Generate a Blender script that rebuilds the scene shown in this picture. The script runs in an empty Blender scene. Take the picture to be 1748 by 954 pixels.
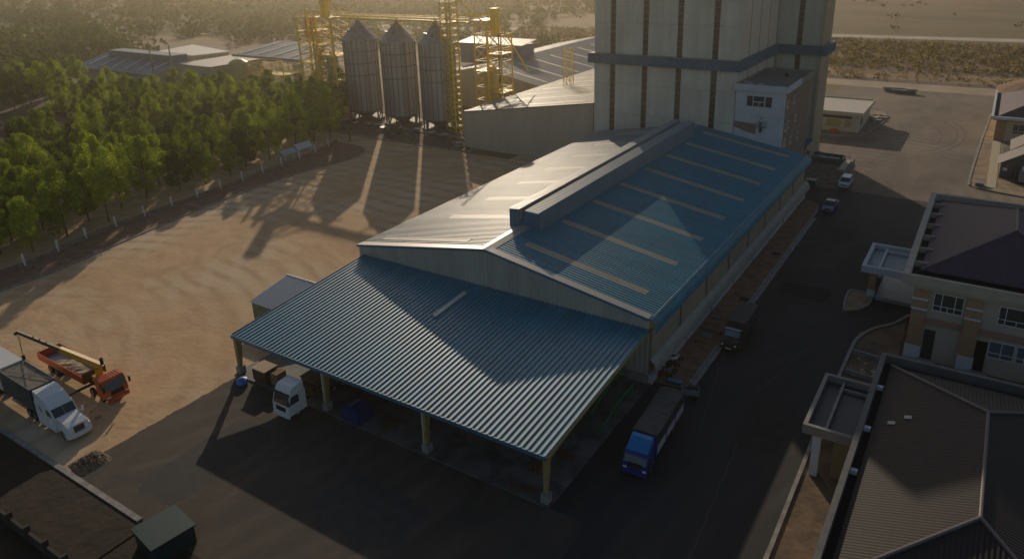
import bpy, bmesh, math, random
from mathutils import Vector, Matrix
C = bpy.context.scene
COL = C.collection
rad = math.radians
# ------------------------------------------------------------------ camera
cam = bpy.data.objects.new('camera', bpy.data.cameras.new('camera'))
COL.objects.link(cam)
R0, R1, R2 = (.84199, .53886, -.02613), (.15918, -.29441, -.94233), (-.51548, .78927, -.33366)
cam.matrix_world = Matrix(((R0[0], -R1[0], -R2[0], 0), (R0[1], -R1[1], -R2[1], 0), (R0[2], -R1[2], -R2[2], 46), (0, 0, 0, 1)))
cam.data.sensor_width = 36
cam.data.lens = 26.06
cam.data.shift_x = -.0063
cam.data.shift_y = -.0715
cam.data.clip_end = 6000
C.camera = cam
cam.data.dof.use_dof = True; cam.data.dof.focus_distance = 86; cam.data.dof.aperture_fstop = .18
# ------------------------------------------------------------------ light
SUN_EL, SUN_AZ = 17.8, -38.7      # azimuth of the sun from +Y towards +X
w = bpy.data.worlds.new('World'); C.world = w; w.use_nodes = True
nt = w.node_tree
sky = nt.nodes.new('ShaderNodeTexSky'); sky.sky_type = 'NISHITA'; sky.sun_disc = False
sky.sun_elevation = rad(SUN_EL); sky.sun_rotation = rad(SUN_AZ % 360)
sky.air_density = 1.0; sky.dust_density = 1.6
nt.links.new(sky.outputs[0], nt.nodes['Background'].inputs[0])
nt.nodes['Background'].inputs[1].default_value = .115
sun = bpy.data.objects.new('sun', bpy.data.lights.new('sun', 'SUN')); COL.objects.link(sun)
sun.data.energy = 5.0; sun.data.angle = rad(.5); sun.data.color = (1, .83, .62)
sd = Vector((math.sin(rad(SUN_AZ)) * math.cos(rad(SUN_EL)), math.cos(rad(SUN_AZ)) * math.cos(rad(SUN_EL)), math.sin(rad(SUN_EL))))
sun.rotation_euler = sd.to_track_quat('Z', 'Y').to_euler()
C.view_settings.view_transform = 'Standard'; C.view_settings.look = 'None'
C.view_settings.exposure = -.95; C.view_settings.gamma = 1
C.render.engine = 'CYCLES'
C.cycles.volume_bounces = 0
C.cycles.max_bounces = 5
HAZE = .0003
random.seed(7)
RN = random.random
def U(a, b): return a + (b - a) * RN()

# ------------------------------------------------------------------ materials
MATS = {}
def M(name, c, c2=None, sc=1., rough=.8, metal=0., bump=0., bsc=None, spec=.4, stretch=(1, 1, 1), lo=.38, hi=.62, det=5, c3=None, sc3=.1, lo3=.45, hi3=.65, dist=0.):
    if name in MATS: return MATS[name]
    m = bpy.data.materials.new(name); m.use_nodes = True; MATS[name] = m
    n = m.node_tree.nodes; l = m.node_tree.links; p = n['Principled BSDF']
    p.inputs['Base Color'].default_value = (*c, 1)
    p.inputs['Roughness'].default_value = rough; p.inputs['Metallic'].default_value = metal
    p.inputs['Specular IOR Level'].default_value = spec
    if c2 or bump:
        tc = n.new('ShaderNodeTexCoord'); mp = n.new('ShaderNodeMapping'); mp.inputs['Scale'].default_value = stretch
        l.new(tc.outputs['Object'], mp.inputs[0])
    if c2:
        t = n.new('ShaderNodeTexNoise'); t.inputs['Scale'].default_value = sc; t.inputs['Detail'].default_value = det
        t.inputs['Distortion'].default_value = dist
        l.new(mp.outputs[0], t.inputs['Vector'])
        r = n.new('ShaderNodeMapRange'); r.inputs[1].default_value = lo; r.inputs[2].default_value = hi
        l.new(t.outputs[0], r.inputs[0])
        x = n.new('ShaderNodeMix'); x.data_type = 'RGBA'; x.inputs[6].default_value = (*c, 1); x.inputs[7].default_value = (*c2, 1)
        l.new(r.outputs[0], x.inputs[0]); out = x.outputs[2]
        if c3:
            t3 = n.new('ShaderNodeTexNoise'); t3.inputs['Scale'].default_value = sc3; t3.inputs['Detail'].default_value = 4
            l.new(tc.outputs['Object'], t3.inputs['Vector'])
            r3 = n.new('ShaderNodeMapRange'); r3.inputs[1].default_value = lo3; r3.inputs[2].default_value = hi3
            l.new(t3.outputs[0], r3.inputs[0])
            x3 = n.new('ShaderNodeMix'); x3.data_type = 'RGBA'; l.new(out, x3.inputs[6]); x3.inputs[7].default_value = (*c3, 1)
            l.new(r3.outputs[0], x3.inputs[0]); out = x3.outputs[2]
        l.new(out, p.inputs['Base Color'])
    if bump:
        tb = n.new('ShaderNodeTexNoise'); tb.inputs['Scale'].default_value = bsc or sc; tb.inputs['Detail'].default_value = 6
        l.new(mp.outputs[0], tb.inputs['Vector'])
        b = n.new('ShaderNodeBump'); b.inputs['Strength'].default_value = 1; b.inputs['Distance'].default_value = bump
        l.new(tb.outputs[0], b.inputs['Height']); l.new(b.outputs[0], p.inputs['Normal'])
    return m
def MB_(name, c, mortar, bw, bh, rough=.8, axis='XZ', msize=.04, bump=.02):
    m = bpy.data.materials.new(name); m.use_nodes = True
    n = m.node_tree.nodes; l = m.node_tree.links; p = n['Principled BSDF']; p.inputs['Roughness'].default_value = rough
    tc = n.new('ShaderNodeTexCoord'); sp = n.new('ShaderNodeSeparateXYZ'); cb = n.new('ShaderNodeCombineXYZ')
    l.new(tc.outputs['Object'], sp.inputs[0]); l.new(sp.outputs[axis[0]], cb.inputs[0]); l.new(sp.outputs[axis[1]], cb.inputs[1])
    t = n.new('ShaderNodeTexBrick'); t.inputs['Scale'].default_value = 1; t.inputs['Brick Width'].default_value = bw; t.inputs['Row Height'].default_value = bh
    t.inputs['Mortar Size'].default_value = msize; t.inputs['Color1'].default_value = (*c, 1); t.inputs['Color2'].default_value = (c[0] * .72, c[1] * .72, c[2] * .72, 1)
    t.inputs['Mortar'].default_value = (*mortar, 1); l.new(cb.outputs[0], t.inputs['Vector']); l.new(t.outputs[0], p.inputs['Base Color'])
    b = n.new('ShaderNodeBump'); b.inputs['Distance'].default_value = bump; b.invert = True
    l.new(t.outputs['Fac'], b.inputs['Height']); l.new(b.outputs[0], p.inputs['Normal'])
    return m
def LEAF(name, c, c2):
    m = bpy.data.materials.new(name); m.use_nodes = True
    n = m.node_tree.nodes; l = m.node_tree.links; n.remove(n['Principled BSDF'])
    tc = n.new('ShaderNodeTexCoord'); t = n.new('ShaderNodeTexNoise'); t.inputs['Scale'].default_value = .9
    l.new(tc.outputs['Object'], t.inputs['Vector'])
    oi = n.new('ShaderNodeObjectInfo'); ad = n.new('ShaderNodeMath'); ad.operation = 'MULTIPLY_ADD'; ad.inputs[1].default_value = .5; l.new(oi.outputs['Random'], ad.inputs[0]); l.new(t.outputs[0], ad.inputs[2])
    r = n.new('ShaderNodeMapRange'); r.inputs[1].default_value = .35; r.inputs[2].default_value = 1.05; l.new(ad.outputs[0], r.inputs[0])
    x = n.new('ShaderNodeMix'); x.data_type = 'RGBA'; x.inputs[6].default_value = (*c, 1); x.inputs[7].default_value = (*c2, 1); l.new(r.outputs[0], x.inputs[0])
    d = n.new('ShaderNodeBsdfDiffuse'); tr = n.new('ShaderNodeBsdfTranslucent'); mx = n.new('ShaderNodeMixShader'); mx.inputs[0].default_value = .55
    l.new(x.outputs[2], d.inputs[0]); l.new(x.outputs[2], tr.inputs[0]); l.new(d.outputs[0], mx.inputs[1]); l.new(tr.outputs[0], mx.inputs[2])
    l.new(mx.outputs[0], n['Material Output'].inputs[0]); return m

blue_roof = M('blue_roof', (.004, .215, .31), (.018, .25, .34), 1.3, rough=.5, spec=.5, stretch=(.06, 1, 1), c3=(.03, .21, .29), sc3=.2)
canopy_m = M('blue_canopy_roof', (.004, .195, .29), (.02, .235, .32), 1.3, rough=.48, spec=.5, stretch=(1, .06, 1), c3=(.03, .21, .29), sc3=.25)
blue_trim = M('blue_trim', (.035, .15, .25), (.05, .18, .28), .5, rough=.45)
tower_band = M('tower_band', (.05, .13, .20), (.07, .16, .23), .5, rough=.5)
skylight = M('skylight_sheet', (.50, .40, .24), (.40, .31, .19), 1.2, rough=.4, stretch=(.2, 1, 1))
beige = M('beige_cladding', (.76, .72, .60), (.68, .64, .53), .5, rough=.55, stretch=(1, 1, .12), c3=(.62, .585, .49), sc3=.15)
wallpan = M('cream_wall_panel', (.43, .36, .25), (.38, .32, .23), .4, rough=.6, stretch=(1, 1, .2))
gable_m = M('grey_cream_cladding', (.44, .44, .38), (.39, .39, .35), .5, rough=.5, stretch=(1, 1, .15))
pale_cl = M('pale_sheet', (.42, .40, .33), (.36, .34, .29), .7, rough=.5)
greyroof = M('grey_roof', (.24, .26, .28), (.30, .30, .29), .12, rough=.42, spec=.8, stretch=(.3, 1, 1), c3=(.32, .27, .2), sc3=.06)
white = M('white_render', (.62, .64, .66), (.55, .57, .60), .4, rough=.75)
whitep = M('white_paint', (.75, .75, .74), rough=.35)
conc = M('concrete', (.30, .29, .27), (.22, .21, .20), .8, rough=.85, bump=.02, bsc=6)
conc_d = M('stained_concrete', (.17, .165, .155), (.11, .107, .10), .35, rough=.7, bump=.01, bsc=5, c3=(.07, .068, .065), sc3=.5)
dirt = M('dirt', (.60, .40, .215), (.46, .285, .15), .12, rough=.95, stretch=(.7, 1.0, 1), bump=.07, bsc=1.6, dist=2.8, c3=(.58, .43, .27), sc3=.07, lo=.3, hi=.7)
asphalt = M('asphalt', (.016, .018, .021), (.026, .027, .030), .12, rough=.8, stretch=(1, .25, 1), bump=.012, bsc=6, c3=(.038, .036, .034), sc3=.09, lo3=.52, hi3=.72)
dusty = M('dusty_asphalt', (.20, .145, .105), (.13, .10, .078), .13, rough=.85, stretch=(1, .3, 1), bump=.012, bsc=6, c3=(.24, .185, .13), sc3=.05, dist=1.5)
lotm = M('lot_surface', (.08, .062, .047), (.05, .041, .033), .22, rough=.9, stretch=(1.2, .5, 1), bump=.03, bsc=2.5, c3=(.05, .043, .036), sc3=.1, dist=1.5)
redsoil = M('red_soil', (.27, .155, .095), (.18, .105, .07), .7, rough=.95, bump=.06, bsc=2)
drysoil = M('dry_soil', (.38, .27, .17), (.25, .17, .10), .5, rough=.95, bump=.08, bsc=1.5)
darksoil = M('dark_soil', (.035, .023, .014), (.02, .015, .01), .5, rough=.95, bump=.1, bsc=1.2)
kerbm = M('kerb_concrete', (.33, .31, .28), (.22, .20, .18), 1.5, rough=.85, bump=.01, bsc=8)
terr = M('dry_field', (.185, .125, .055), (.12, .095, .038), .02, rough=.95, stretch=(.6, 1.6, 1), c3=(.22, .135, .07), sc3=.006, bump=.25, bsc=.35, lo3=.5, hi3=.6)
greenf = M('green_field', (.05, .07, .022), (.10, .09, .035), .03, rough=.95, bump=.5, bsc=.25)
farroad = M('far_road_dust', (.55, .47, .36), (.45, .37, .27), .1, rough=.9)
steel_y = M('yellow_steel', (.90, .64, .05), (.8, .56, .05), 1, rough=.5)
steel_o = M('orange_paint', (.6, .22, .02), rough=.5)
silo_m = M('galvanised_steel', (.36, .36, .37), (.29, .29, .30), .6, rough=.42, metal=.55, stretch=(1, 1, .15))
silo_d = M('dark_galvanised', (.12, .12, .13), rough=.5, metal=.4)
glass = M('dark_glass', (.035, .045, .05), rough=.08, spec=.9)
glass_b = M('blue_glass', (.10, .14, .17), rough=.1, spec=.9)
dark = M('dark_void', (.012, .012, .012), rough=.9)
black = M('black_rubber', (.02, .02, .02), rough=.85)
steel = M('grey_steel', (.22, .23, .24), rough=.4, metal=.6)
olive_steel = M('ochre_column_paint', (.36, .28, .10), (.30, .23, .09), 2, rough=.6)
for m_ in (blue_roof, canopy_m):
    q_ = m_.node_tree.nodes['Principled BSDF'].inputs; q_['Coat Weight'].default_value = .3 if m_ is blue_roof else .38; q_['Coat Roughness'].default_value = .45; q_['Coat IOR'].default_value = 1.7
brick = MB_('bare_brick', (.26, .15, .11), (.30, .26, .22), .5, .2, axis='YZ')
brickx = MB_('bare_brick_front', (.26, .15, .11), (.30, .26, .22), .5, .2, axis='XZ')
yel_wall = M('cream_render', (.52, .44, .30), (.47, .40, .28), .3, rough=.8)
cream = M('house_cream', (.46, .40, .31), (.42, .365, .285), .4, rough=.8)
orangep = M('house_orange', (.42, .25, .15), (.37, .22, .13), .6, rough=.8)
pinkband = M('house_pink_band', (.38, .22, .16), rough=.8)
cornice = M('cornice_render', (.50, .43, .33), (.43, .37, .29), .8, rough=.8)
redp = M('red_paint', (.55, .11, .03), (.45, .085, .03), 2, rough=.4)
bluep = M('blue_paint', (.012, .045, .26), rough=.3)
bluec = M('light_blue_paint', (.02, .20, .50), rough=.35)
greenp = M('green_paint', (.01, .23, .07), rough=.5)
tarp = M('dark_tarp', (.035, .04, .042), (.055, .06, .062), 1.2, rough=.6, bump=.03, bsc=2.5)
tarp_g = M('green_tarp', (.03, .045, .04), (.045, .06, .052), 1.2, rough=.65, bump=.02, bsc=2)
olive = M('olive_paint', (.04, .045, .03), rough=.5)
wood = M('wood', (.30, .20, .11), (.20, .13, .07), 2, rough=.85, stretch=(4, 1, 1))
woodd = M('dark_wood', (.12, .07, .04), (.17, .10, .055), 2, rough=.85)
sand = M('sand_load', (.48, .40, .26), (.26, .20, .12), 1.2, rough=.95, bump=.1, bsc=2)
bark = M('bark', (.16, .12, .08), (.10, .07, .05), 3, rough=.9)
teal = M('teal_sheet', (.003, .03, .03), rough=.5)
headl = M('lamp_glass', (.7, .72, .72), rough=.1, spec=.9)
tent = M('tile_purple', (.1, .1, .1))
def tile_mat(name, c, axis, px=.33, py=.38):
    m = bpy.data.materials.new(name); m.use_nodes = True
    n = m.node_tree.nodes; l = m.node_tree.links; p = n['Principled BSDF']; p.inputs['Roughness'].default_value = .62; p.inputs['Specular IOR Level'].default_value = .25
    tc = n.new('ShaderNodeTexCoord'); sp = n.new('ShaderNodeSeparateXYZ'); l.new(tc.outputs['Object'], sp.inputs[0])
    def wave(o, per, prof):
        mu = n.new('ShaderNodeMath'); mu.operation = 'DIVIDE'; mu.inputs[1].default_value = per; l.new(o, mu.inputs[0])
        fr = n.new('ShaderNodeMath'); fr.operation = 'FRACT'; l.new(mu.outputs[0], fr.inputs[0])
        if prof == 'saw': return fr.outputs[0]
        pp = n.new('ShaderNodeMath'); pp.operation = 'PINGPONG'; pp.inputs[1].default_value = .5; l.new(fr.outputs[0], pp.inputs[0]); return pp.outputs[0]
    a = wave(sp.outputs[axis[0]], px, 'tri'); b = wave(sp.outputs[axis[1]], py, 'saw')
    s = n.new('ShaderNodeMath'); s.operation = 'ADD'; l.new(a, s.inputs[0]); l.new(b, s.inputs[1])
    bp = n.new('ShaderNodeBump'); bp.inputs['Distance'].default_value = .07; l.new(s.outputs[0], bp.inputs['Height']); l.new(bp.outputs[0], p.inputs['Normal'])
    no = n.new('ShaderNodeTexNoise'); no.inputs['Scale'].default_value = 1.2; l.new(tc.outputs['Object'], no.inputs['Vector'])
    x = n.new('ShaderNodeMix'); x.data_type = 'RGBA'; x.inputs[6].default_value = (*c, 1); x.inputs[7].default_value = (c[0] * 1.35, c[1] * 1.3, c[2] * 1.3, 1)
    l.new(no.outputs[0], x.inputs[0]); l.new(x.outputs[2], p.inputs['Base Color'])
    return m
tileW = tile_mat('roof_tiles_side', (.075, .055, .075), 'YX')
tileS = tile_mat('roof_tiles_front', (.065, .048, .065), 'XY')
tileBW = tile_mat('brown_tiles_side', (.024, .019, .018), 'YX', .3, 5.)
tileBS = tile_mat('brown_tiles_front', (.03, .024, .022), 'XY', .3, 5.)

def tracks(m, centre, col, sc, amt, dist=2.5):
    n = m.node_tree.nodes; l = m.node_tree.links; p = n['Principled BSDF']; src = p.inputs['Base Color'].links[0].from_socket
    tc = n.new('ShaderNodeTexCoord'); mp = n.new('ShaderNodeMapping'); mp.inputs['Location'].default_value = (-centre[0], -centre[1], 0)
    l.new(tc.outputs['Object'], mp.inputs[0]); wv = n.new('ShaderNodeTexWave'); wv.wave_type = 'RINGS'; wv.rings_direction = 'Z'
    wv.inputs['Scale'].default_value = sc; wv.inputs['Distortion'].default_value = dist; wv.inputs['Detail'].default_value = 4; wv.inputs['Detail Scale'].default_value = .22
    l.new(mp.outputs[0], wv.inputs['Vector'])
    no = n.new('ShaderNodeTexNoise'); no.inputs['Scale'].default_value = .07; no.inputs['Detail'].default_value = 5; l.new(tc.outputs['Object'], no.inputs['Vector'])
    r1 = n.new('ShaderNodeMapRange'); r1.inputs[1].default_value = .42; r1.inputs[2].default_value = .62; r1.inputs[4].default_value = amt; l.new(no.outputs[0], r1.inputs[0])
    r2 = n.new('ShaderNodeMapRange'); r2.inputs[1].default_value = .45; r2.inputs[2].default_value = .95; l.new(wv.outputs[1], r2.inputs[0])
    mu = n.new('ShaderNodeMath'); mu.operation = 'MULTIPLY'; l.new(r1.outputs[0], mu.inputs[0]); l.new(r2.outputs[0], mu.inputs[1])
    x = n.new('ShaderNodeMix'); x.data_type = 'RGBA'; l.new(mu.outputs[0], x.inputs[0]); l.new(src, x.inputs[6]); x.inputs[7].default_value = (*col, 1); l.new(x.outputs[2], p.inputs['Base Color'])
tracks(dirt, (-100, 22), (.30, .165, .085), .09, .5, 16)
tracks(dirt, (-66, 88), (.60, .47, .32), .08, .45, 14)
tracks(dusty, (-22, 150), (.085, .075, .065), .10, .5, 9)
tracks(asphalt, (60, 40), (.045, .043, .042), .12, .5, 3)
tracks(lotm, (-100, 60), (.12, .094, .07), .10, .5, 12)

def panels(m, axis, wd, lap_axis=None, lap=7.1, amt=.16):
    n = m.node_tree.nodes; l = m.node_tree.links; p = n['Principled BSDF']; src = p.inputs['Base Color'].links[0].from_socket
    tc = n.new('ShaderNodeTexCoord'); sp = n.new('ShaderNodeSeparateXYZ'); l.new(tc.outputs['Object'], sp.inputs[0])
    def ma(op, a, b):
        q = n.new('ShaderNodeMath'); q.operation = op
        for i, v in enumerate((a, b)):
            if v is None: continue
            if isinstance(v, (int, float)): q.inputs[i].default_value = v
            else: l.new(v, q.inputs[i])
        return q.outputs[0]
    fl = ma('FLOOR', ma('DIVIDE', sp.outputs[axis], wd), None); k = fl
    if lap_axis:
        f2 = ma('DIVIDE', sp.outputs[lap_axis], lap); k = ma('ADD', fl, ma('MULTIPLY', ma('FLOOR', f2, None), 13.7))
    wn = n.new('ShaderNodeTexWhiteNoise'); wn.noise_dimensions = '1D'; l.new(k, wn.inputs['W'])
    v = ma('SUBTRACT', 1.0, ma('MULTIPLY', wn.outputs[0], amt))
    if lap_axis: v = ma('MULTIPLY', v, ma('SUBTRACT', 1.0, ma('MULTIPLY', ma('LESS_THAN', ma('FRACT', f2, None), .014), .35)))
    vm = n.new('ShaderNodeVectorMath'); vm.operation = 'SCALE'; l.new(src, vm.inputs[0]); l.new(v, vm.inputs['Scale']); l.new(vm.outputs[0], p.inputs['Base Color'])
panels(blue_roof, 'Y', 1.0, 'X', 7.2); panels(canopy_m, 'X', 1.18, 'Y', 7.4); panels(beige, 'X', 1.2, 'Z', 6.1, .12); panels(gable_m, 'X', 1.2, None, 1, .12); panels(greyroof, 'Y', 1.2, None, 1, .2)
# ------------------------------------------------------------------ object helpers
OFF = {}
def prop(o, label=None, cat=None, group=None, kind=None):
    if label: o['label'] = label
    if cat: o['category'] = cat
    if group: o['group'] = group
    if kind: o['kind'] = kind
    return o
def thing(name, label, cat, loc=(0, 0, 0), rotz=0, group=None, world=True):
    o = bpy.data.objects.new(name, None); COL.objects.link(o); o.empty_display_size = .3
    o.location = loc; o.rotation_euler = (0, 0, rotz); prop(o, label, cat, group)
    OFF[o.name] = Vector(loc) if world else Vector((0, 0, 0))
    return o
def dup(o, parent=None):
    c = o.copy(); COL.objects.link(c); c.parent = parent
    for ch in o.children: dup(ch, c)
    return c
class B:
    def __init__(s): s.bm = bmesh.new()
    def face(s, pts):
        vs = [s.bm.verts.new(p) for p in pts]
        try: return s.bm.faces.new(vs)
        except ValueError: return None
    def box(s, x0, x1, y0, y1, z0, z1):
        v = [s.bm.verts.new(p) for p in ((x0, y0, z0), (x1, y0, z0), (x1, y1, z0), (x0, y1, z0), (x0, y0, z1), (x1, y0, z1), (x1, y1, z1), (x0, y1, z1))]
        for f in ((0, 3, 2, 1), (4, 5, 6, 7), (0, 1, 5, 4), (1, 2, 6, 5), (2, 3, 7, 6), (3, 0, 4, 7)): s.bm.faces.new([v[i] for i in f])
        return s
    def prism(s, pts, a0, a1, axis='z'):
        def P(p, a):
            if axis == 'z': return (p[0], p[1], a)
            if axis == 'y': return (p[0], a, p[1])
            return (a, p[0], p[1])
        n = len(pts); v0 = [s.bm.verts.new(P(p, a0)) for p in pts]; v1 = [s.bm.verts.new(P(p, a1)) for p in pts]
        s.bm.faces.new(v0[::-1]); s.bm.faces.new(v1)
        for i in range(n): s.bm.faces.new((v0[i], v0[(i + 1) % n], v1[(i + 1) % n], v1[i]))
        return s
    def bar(s, p0, p1, r=.05, n=4, r1=None):
        p0 = Vector(p0); p1 = Vector(p1); d = p1 - p0
        if d.length < 1e-5: return s
        q = d.to_track_quat('Z', 'Y'); r1 = r if r1 is None else r1
        a = [s.bm.verts.new(p0 + q @ Vector((math.cos(t) * r, math.sin(t) * r, 0))) for t in [2 * math.pi * (i + .5) / n for i in range(n)]]
        b = [s.bm.verts.new(p1 + q @ Vector((math.cos(t) * r1, math.sin(t) * r1, 0))) for t in [2 * math.pi * (i + .5) / n for i in range(n)]]
        for i in range(n): s.bm.faces.new((a[i], a[(i + 1) % n], b[(i + 1) % n], b[i]))
        s.bm.faces.new(a[::-1]); s.bm.faces.new(b); return s
    def path(s, pts, r=.05, n=6):
        for a, b in zip(pts[:-1], pts[1:]): s.bar(a, b, r, n)
        return s
    def lathe(s, prof, cx=0, cy=0, n=24, cap=True):
        rings = []
        for r, z in prof:
            if r < 1e-4: rings.append([s.bm.verts.new((cx, cy, z))])
            else: rings.append([s.bm.verts.new((cx + r * math.cos(2 * math.pi * i / n), cy + r * math.sin(2 * math.pi * i / n), z)) for i in range(n)])
        for a, b in zip(rings[:-1], rings[1:]):
            for i in range(n):
                j = (i + 1) % n
                if len(a) == 1: s.bm.faces.new((a[0], b[j], b[i]))
                elif len(b) == 1: s.bm.faces.new((a[i], a[j], b[0]))
                else: s.bm.faces.new((a[i], a[j], b[j], b[i]))
        if cap and len(rings[0]) > 1: s.bm.faces.new(rings[0][::-1])
        if cap and len(rings[-1]) > 1: s.bm.faces.new(rings[-1])
        return s
    def wheel(s, x, y, r, wd, n=20):
        pr_ = [(r * .6, -wd / 2), (r * .93, -wd / 2), (r, -wd * .35), (r, wd * .35), (r * .93, wd / 2), (r * .6, wd / 2)]
        rings = [[s.bm.verts.new((x + q * math.cos(t), y + h, r + q * math.sin(t))) for t in [2 * math.pi * i / n for i in range(n)]] for q, h in pr_]
        for a, b in zip(rings, rings[1:] + rings[:1]):
            for i in range(n): s.bm.faces.new((a[i], a[(i + 1) % n], b[(i + 1) % n], b[i]))
        return s
    def corr(s, P0, Uv, Vv, per, h, prof=((0, 0), (.42, 0), (.52, 1), (.86, 1), (.96, 0)), seg=1):
        """ribbed sheet: ribs run along Uv, repeat along Vv"""
        P0 = Vector(P0); Uv = Vector(Uv); Vv = Vector(Vv); N = Vv.cross(Uv).normalized()
        if N.z < 0 or (abs(N.z) < 1e-3 and (N.y > 1e-3 or (abs(N.y) < 1e-3 and N.x < 0))): N = -N
        L = Vv.length; vd = Vv.normalized(); n = max(1, round(L / per)); p = L / n; row = []
        for i in range(n):
            for f, z in prof: row.append((i * p + f * p, z * h))
        row.append((L, 0)); prev = None
        for d, z in row:
            a = P0 + vd * d + N * z; pr_ = [s.bm.verts.new(a + Uv * (k / seg)) for k in range(seg + 1)]
            if prev:
                for k in range(seg): s.bm.faces.new((prev[k], pr_[k], pr_[k + 1], prev[k + 1]))
            prev = pr_
        return s
    def extr_y(s, pts, y0, y1, per, h):
        """open profile pts (x,z) swept along y with ribs: cross ribs across the sweep"""
        n = round((y1 - y0) / per); ys = []
        for i in range(n):
            for f, z in ((0, 0), (.4, 0), (.5, 1), (.9, 1)): ys.append((y0 + (i + f) * per, z * h))
        ys.append((y1, 0)); prev = None; m = len(pts)
        nor = []
        for i in range(m):
            a = Vector(pts[max(0, i - 1)]); b = Vector(pts[min(m - 1, i + 1)]); t = (b - a).normalized(); nor.append(Vector((-t.y, t.x)))
        if nor[0].y < 0: nor = [-q for q in nor]
        for y, z in ys:
            row = [s.bm.verts.new((pts[i][0] + nor[i].x * z, y, pts[i][1] + nor[i].y * z)) for i in range(m)]
            if prev:
                for k in range(m - 1): s.bm.faces.new((prev[k], prev[k + 1], row[k + 1], row[k]))
            prev = row
        return s
    def bevel(s, wd=.05, seg=1):
        bmesh.ops.bevel(s.bm, geom=[e for e in s.bm.edges if len(e.link_faces) == 2 and e.calc_face_angle(0) > .5], offset=wd, segments=seg, affect='EDGES', clamp_overlap=True)
        return s
    def obj(s, name, mat, parent=None, smooth=False, label=None):
        if parent is not None:
            off = OFF.get(parent.name, Vector((0, 0, 0)))
            if off.length: bmesh.ops.translate(s.bm, verts=s.bm.verts, vec=-off)
        bmesh.ops.recalc_face_normals(s.bm, faces=s.bm.faces) if smooth or True else None
        me = bpy.data.meshes.new(name); s.bm.to_mesh(me); s.bm.free()
        me.materials.append(mat)
        if smooth:
            for p in me.polygons: p.use_smooth = True
        o = bpy.data.objects.new(name, me); COL.objects.link(o)
        if parent is not None: o.parent = parent; OFF[o.name] = OFF.get(parent.name, Vector((0, 0, 0)))
        if label: o['label'] = label
        return o
def structure(name, b, mat): return prop(b.obj(name, mat), kind='structure')
def sheet(name, pts, z, mat):
    b = B(); b.face([(x, y, z) for x, y in pts]); bmesh.ops.recalc_face_normals(b.bm, faces=b.bm.faces)
    for f in b.bm.faces:
        if f.normal.z < 0: f.normal_flip()
    me = bpy.data.meshes.new(name); b.bm.to_mesh(me); b.bm.free(); me.materials.append(mat)
    o = bpy.data.objects.new(name, me); COL.objects.link(o); return prop(o, kind='structure')
def smoothpath(pts, k=6):
    out = []
    for i in range(len(pts) - 1):
        p0 = Vector(pts[max(0, i - 1)]); p1 = Vector(pts[i]); p2 = Vector(pts[i + 1]); p3 = Vector(pts[min(len(pts) - 1, i + 2)])
        for j in range(k):
            t = j / k; out.append(tuple(.5 * ((2 * p1) + (p2 - p0) * t + (2 * p0 - 5 * p1 + 4 * p2 - p3) * t * t + (3 * p1 - p0 - 3 * p2 + p3) * t ** 3)))
    out.append(tuple(pts[-1])); return out
def strip(b, pts, wd, z0, z1):
    """a kerb of width wd along a plan polyline"""
    pts = [Vector(p) for p in pts]; L = []; Rr = []
    for i, p in enumerate(pts):
        t = (pts[min(len(pts) - 1, i + 1)] - pts[max(0, i - 1)]).normalized(); n = Vector((-t.y, t.x)) * wd / 2
        L.append(p + n); Rr.append(p - n)
    rows = [[b.bm.verts.new((*q, z)) for q, z in ((L[i], z0), (L[i], z1), (Rr[i], z1), (Rr[i], z0))] for i in range(len(pts))]
    for a, c in zip(rows[:-1], rows[1:]):
        for k in range(3): b.bm.faces.new((a[k], a[k + 1], c[k + 1], c[k]))
    b.bm.faces.new(rows[0]); b.bm.faces.new(rows[-1][::-1]); return b

# ================================================================== GROUND
b = B(); N_ = 40
g = [[b.bm.verts.new((-2000 + 3600 * i / N_, -400 + 3000 * j / N_, 0)) for j in range(N_ + 1)] for i in range(N_ + 1)]
for i in range(N_):
    for j in range(N_): b.bm.faces.new((g[i][j], g[i + 1][j], g[i + 1][j + 1], g[i][j + 1]))
structure('ground', b, terr)
left_kerb = smoothpath([(-116.5, 25), (-117.8, 41), (-118, 49), (-120.2, 60), (-122.4, 72.6), (-124.2, 86.8), (-124.9, 102), (-123.6, 111.3), (-122.7, 117.8), (-123.8, 123), (-127.7, 126.6), (-134, 127.4)])
sheet('yard', [(-160, 25)] + [(-68, 25), (-68, 66), (-68, 140), (-90, 140), (-90, 134.5), (-160, 134.5)], .008, dirt)
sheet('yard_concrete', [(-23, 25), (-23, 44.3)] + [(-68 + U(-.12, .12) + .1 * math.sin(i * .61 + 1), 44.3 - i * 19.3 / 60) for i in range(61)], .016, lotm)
sheet('road', [(-23, -30), (-9.2, -30), (-9.2, 49), (-9.2, 90), (0, 96), (0, 112), (0, 146), (-27, 146), (-27, 134.2), (-26.9, 60), (-26.9, 44.3), (-23, 44.3)], .012, asphalt)
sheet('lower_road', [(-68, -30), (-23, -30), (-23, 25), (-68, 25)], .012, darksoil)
sheet('upper_road', [(-70, 146), (0, 146), (60, 140), (60, 156), (0, 156.5), (0, 236), (60, 240), (60, 258), (-40, 258), (-46, 232), (-70, 232)], .012, dusty)
sheet('forecourt', [(-27, 125), (-27, 146), (-45, 146), (-45, 125)], .010, asphalt)
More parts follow.
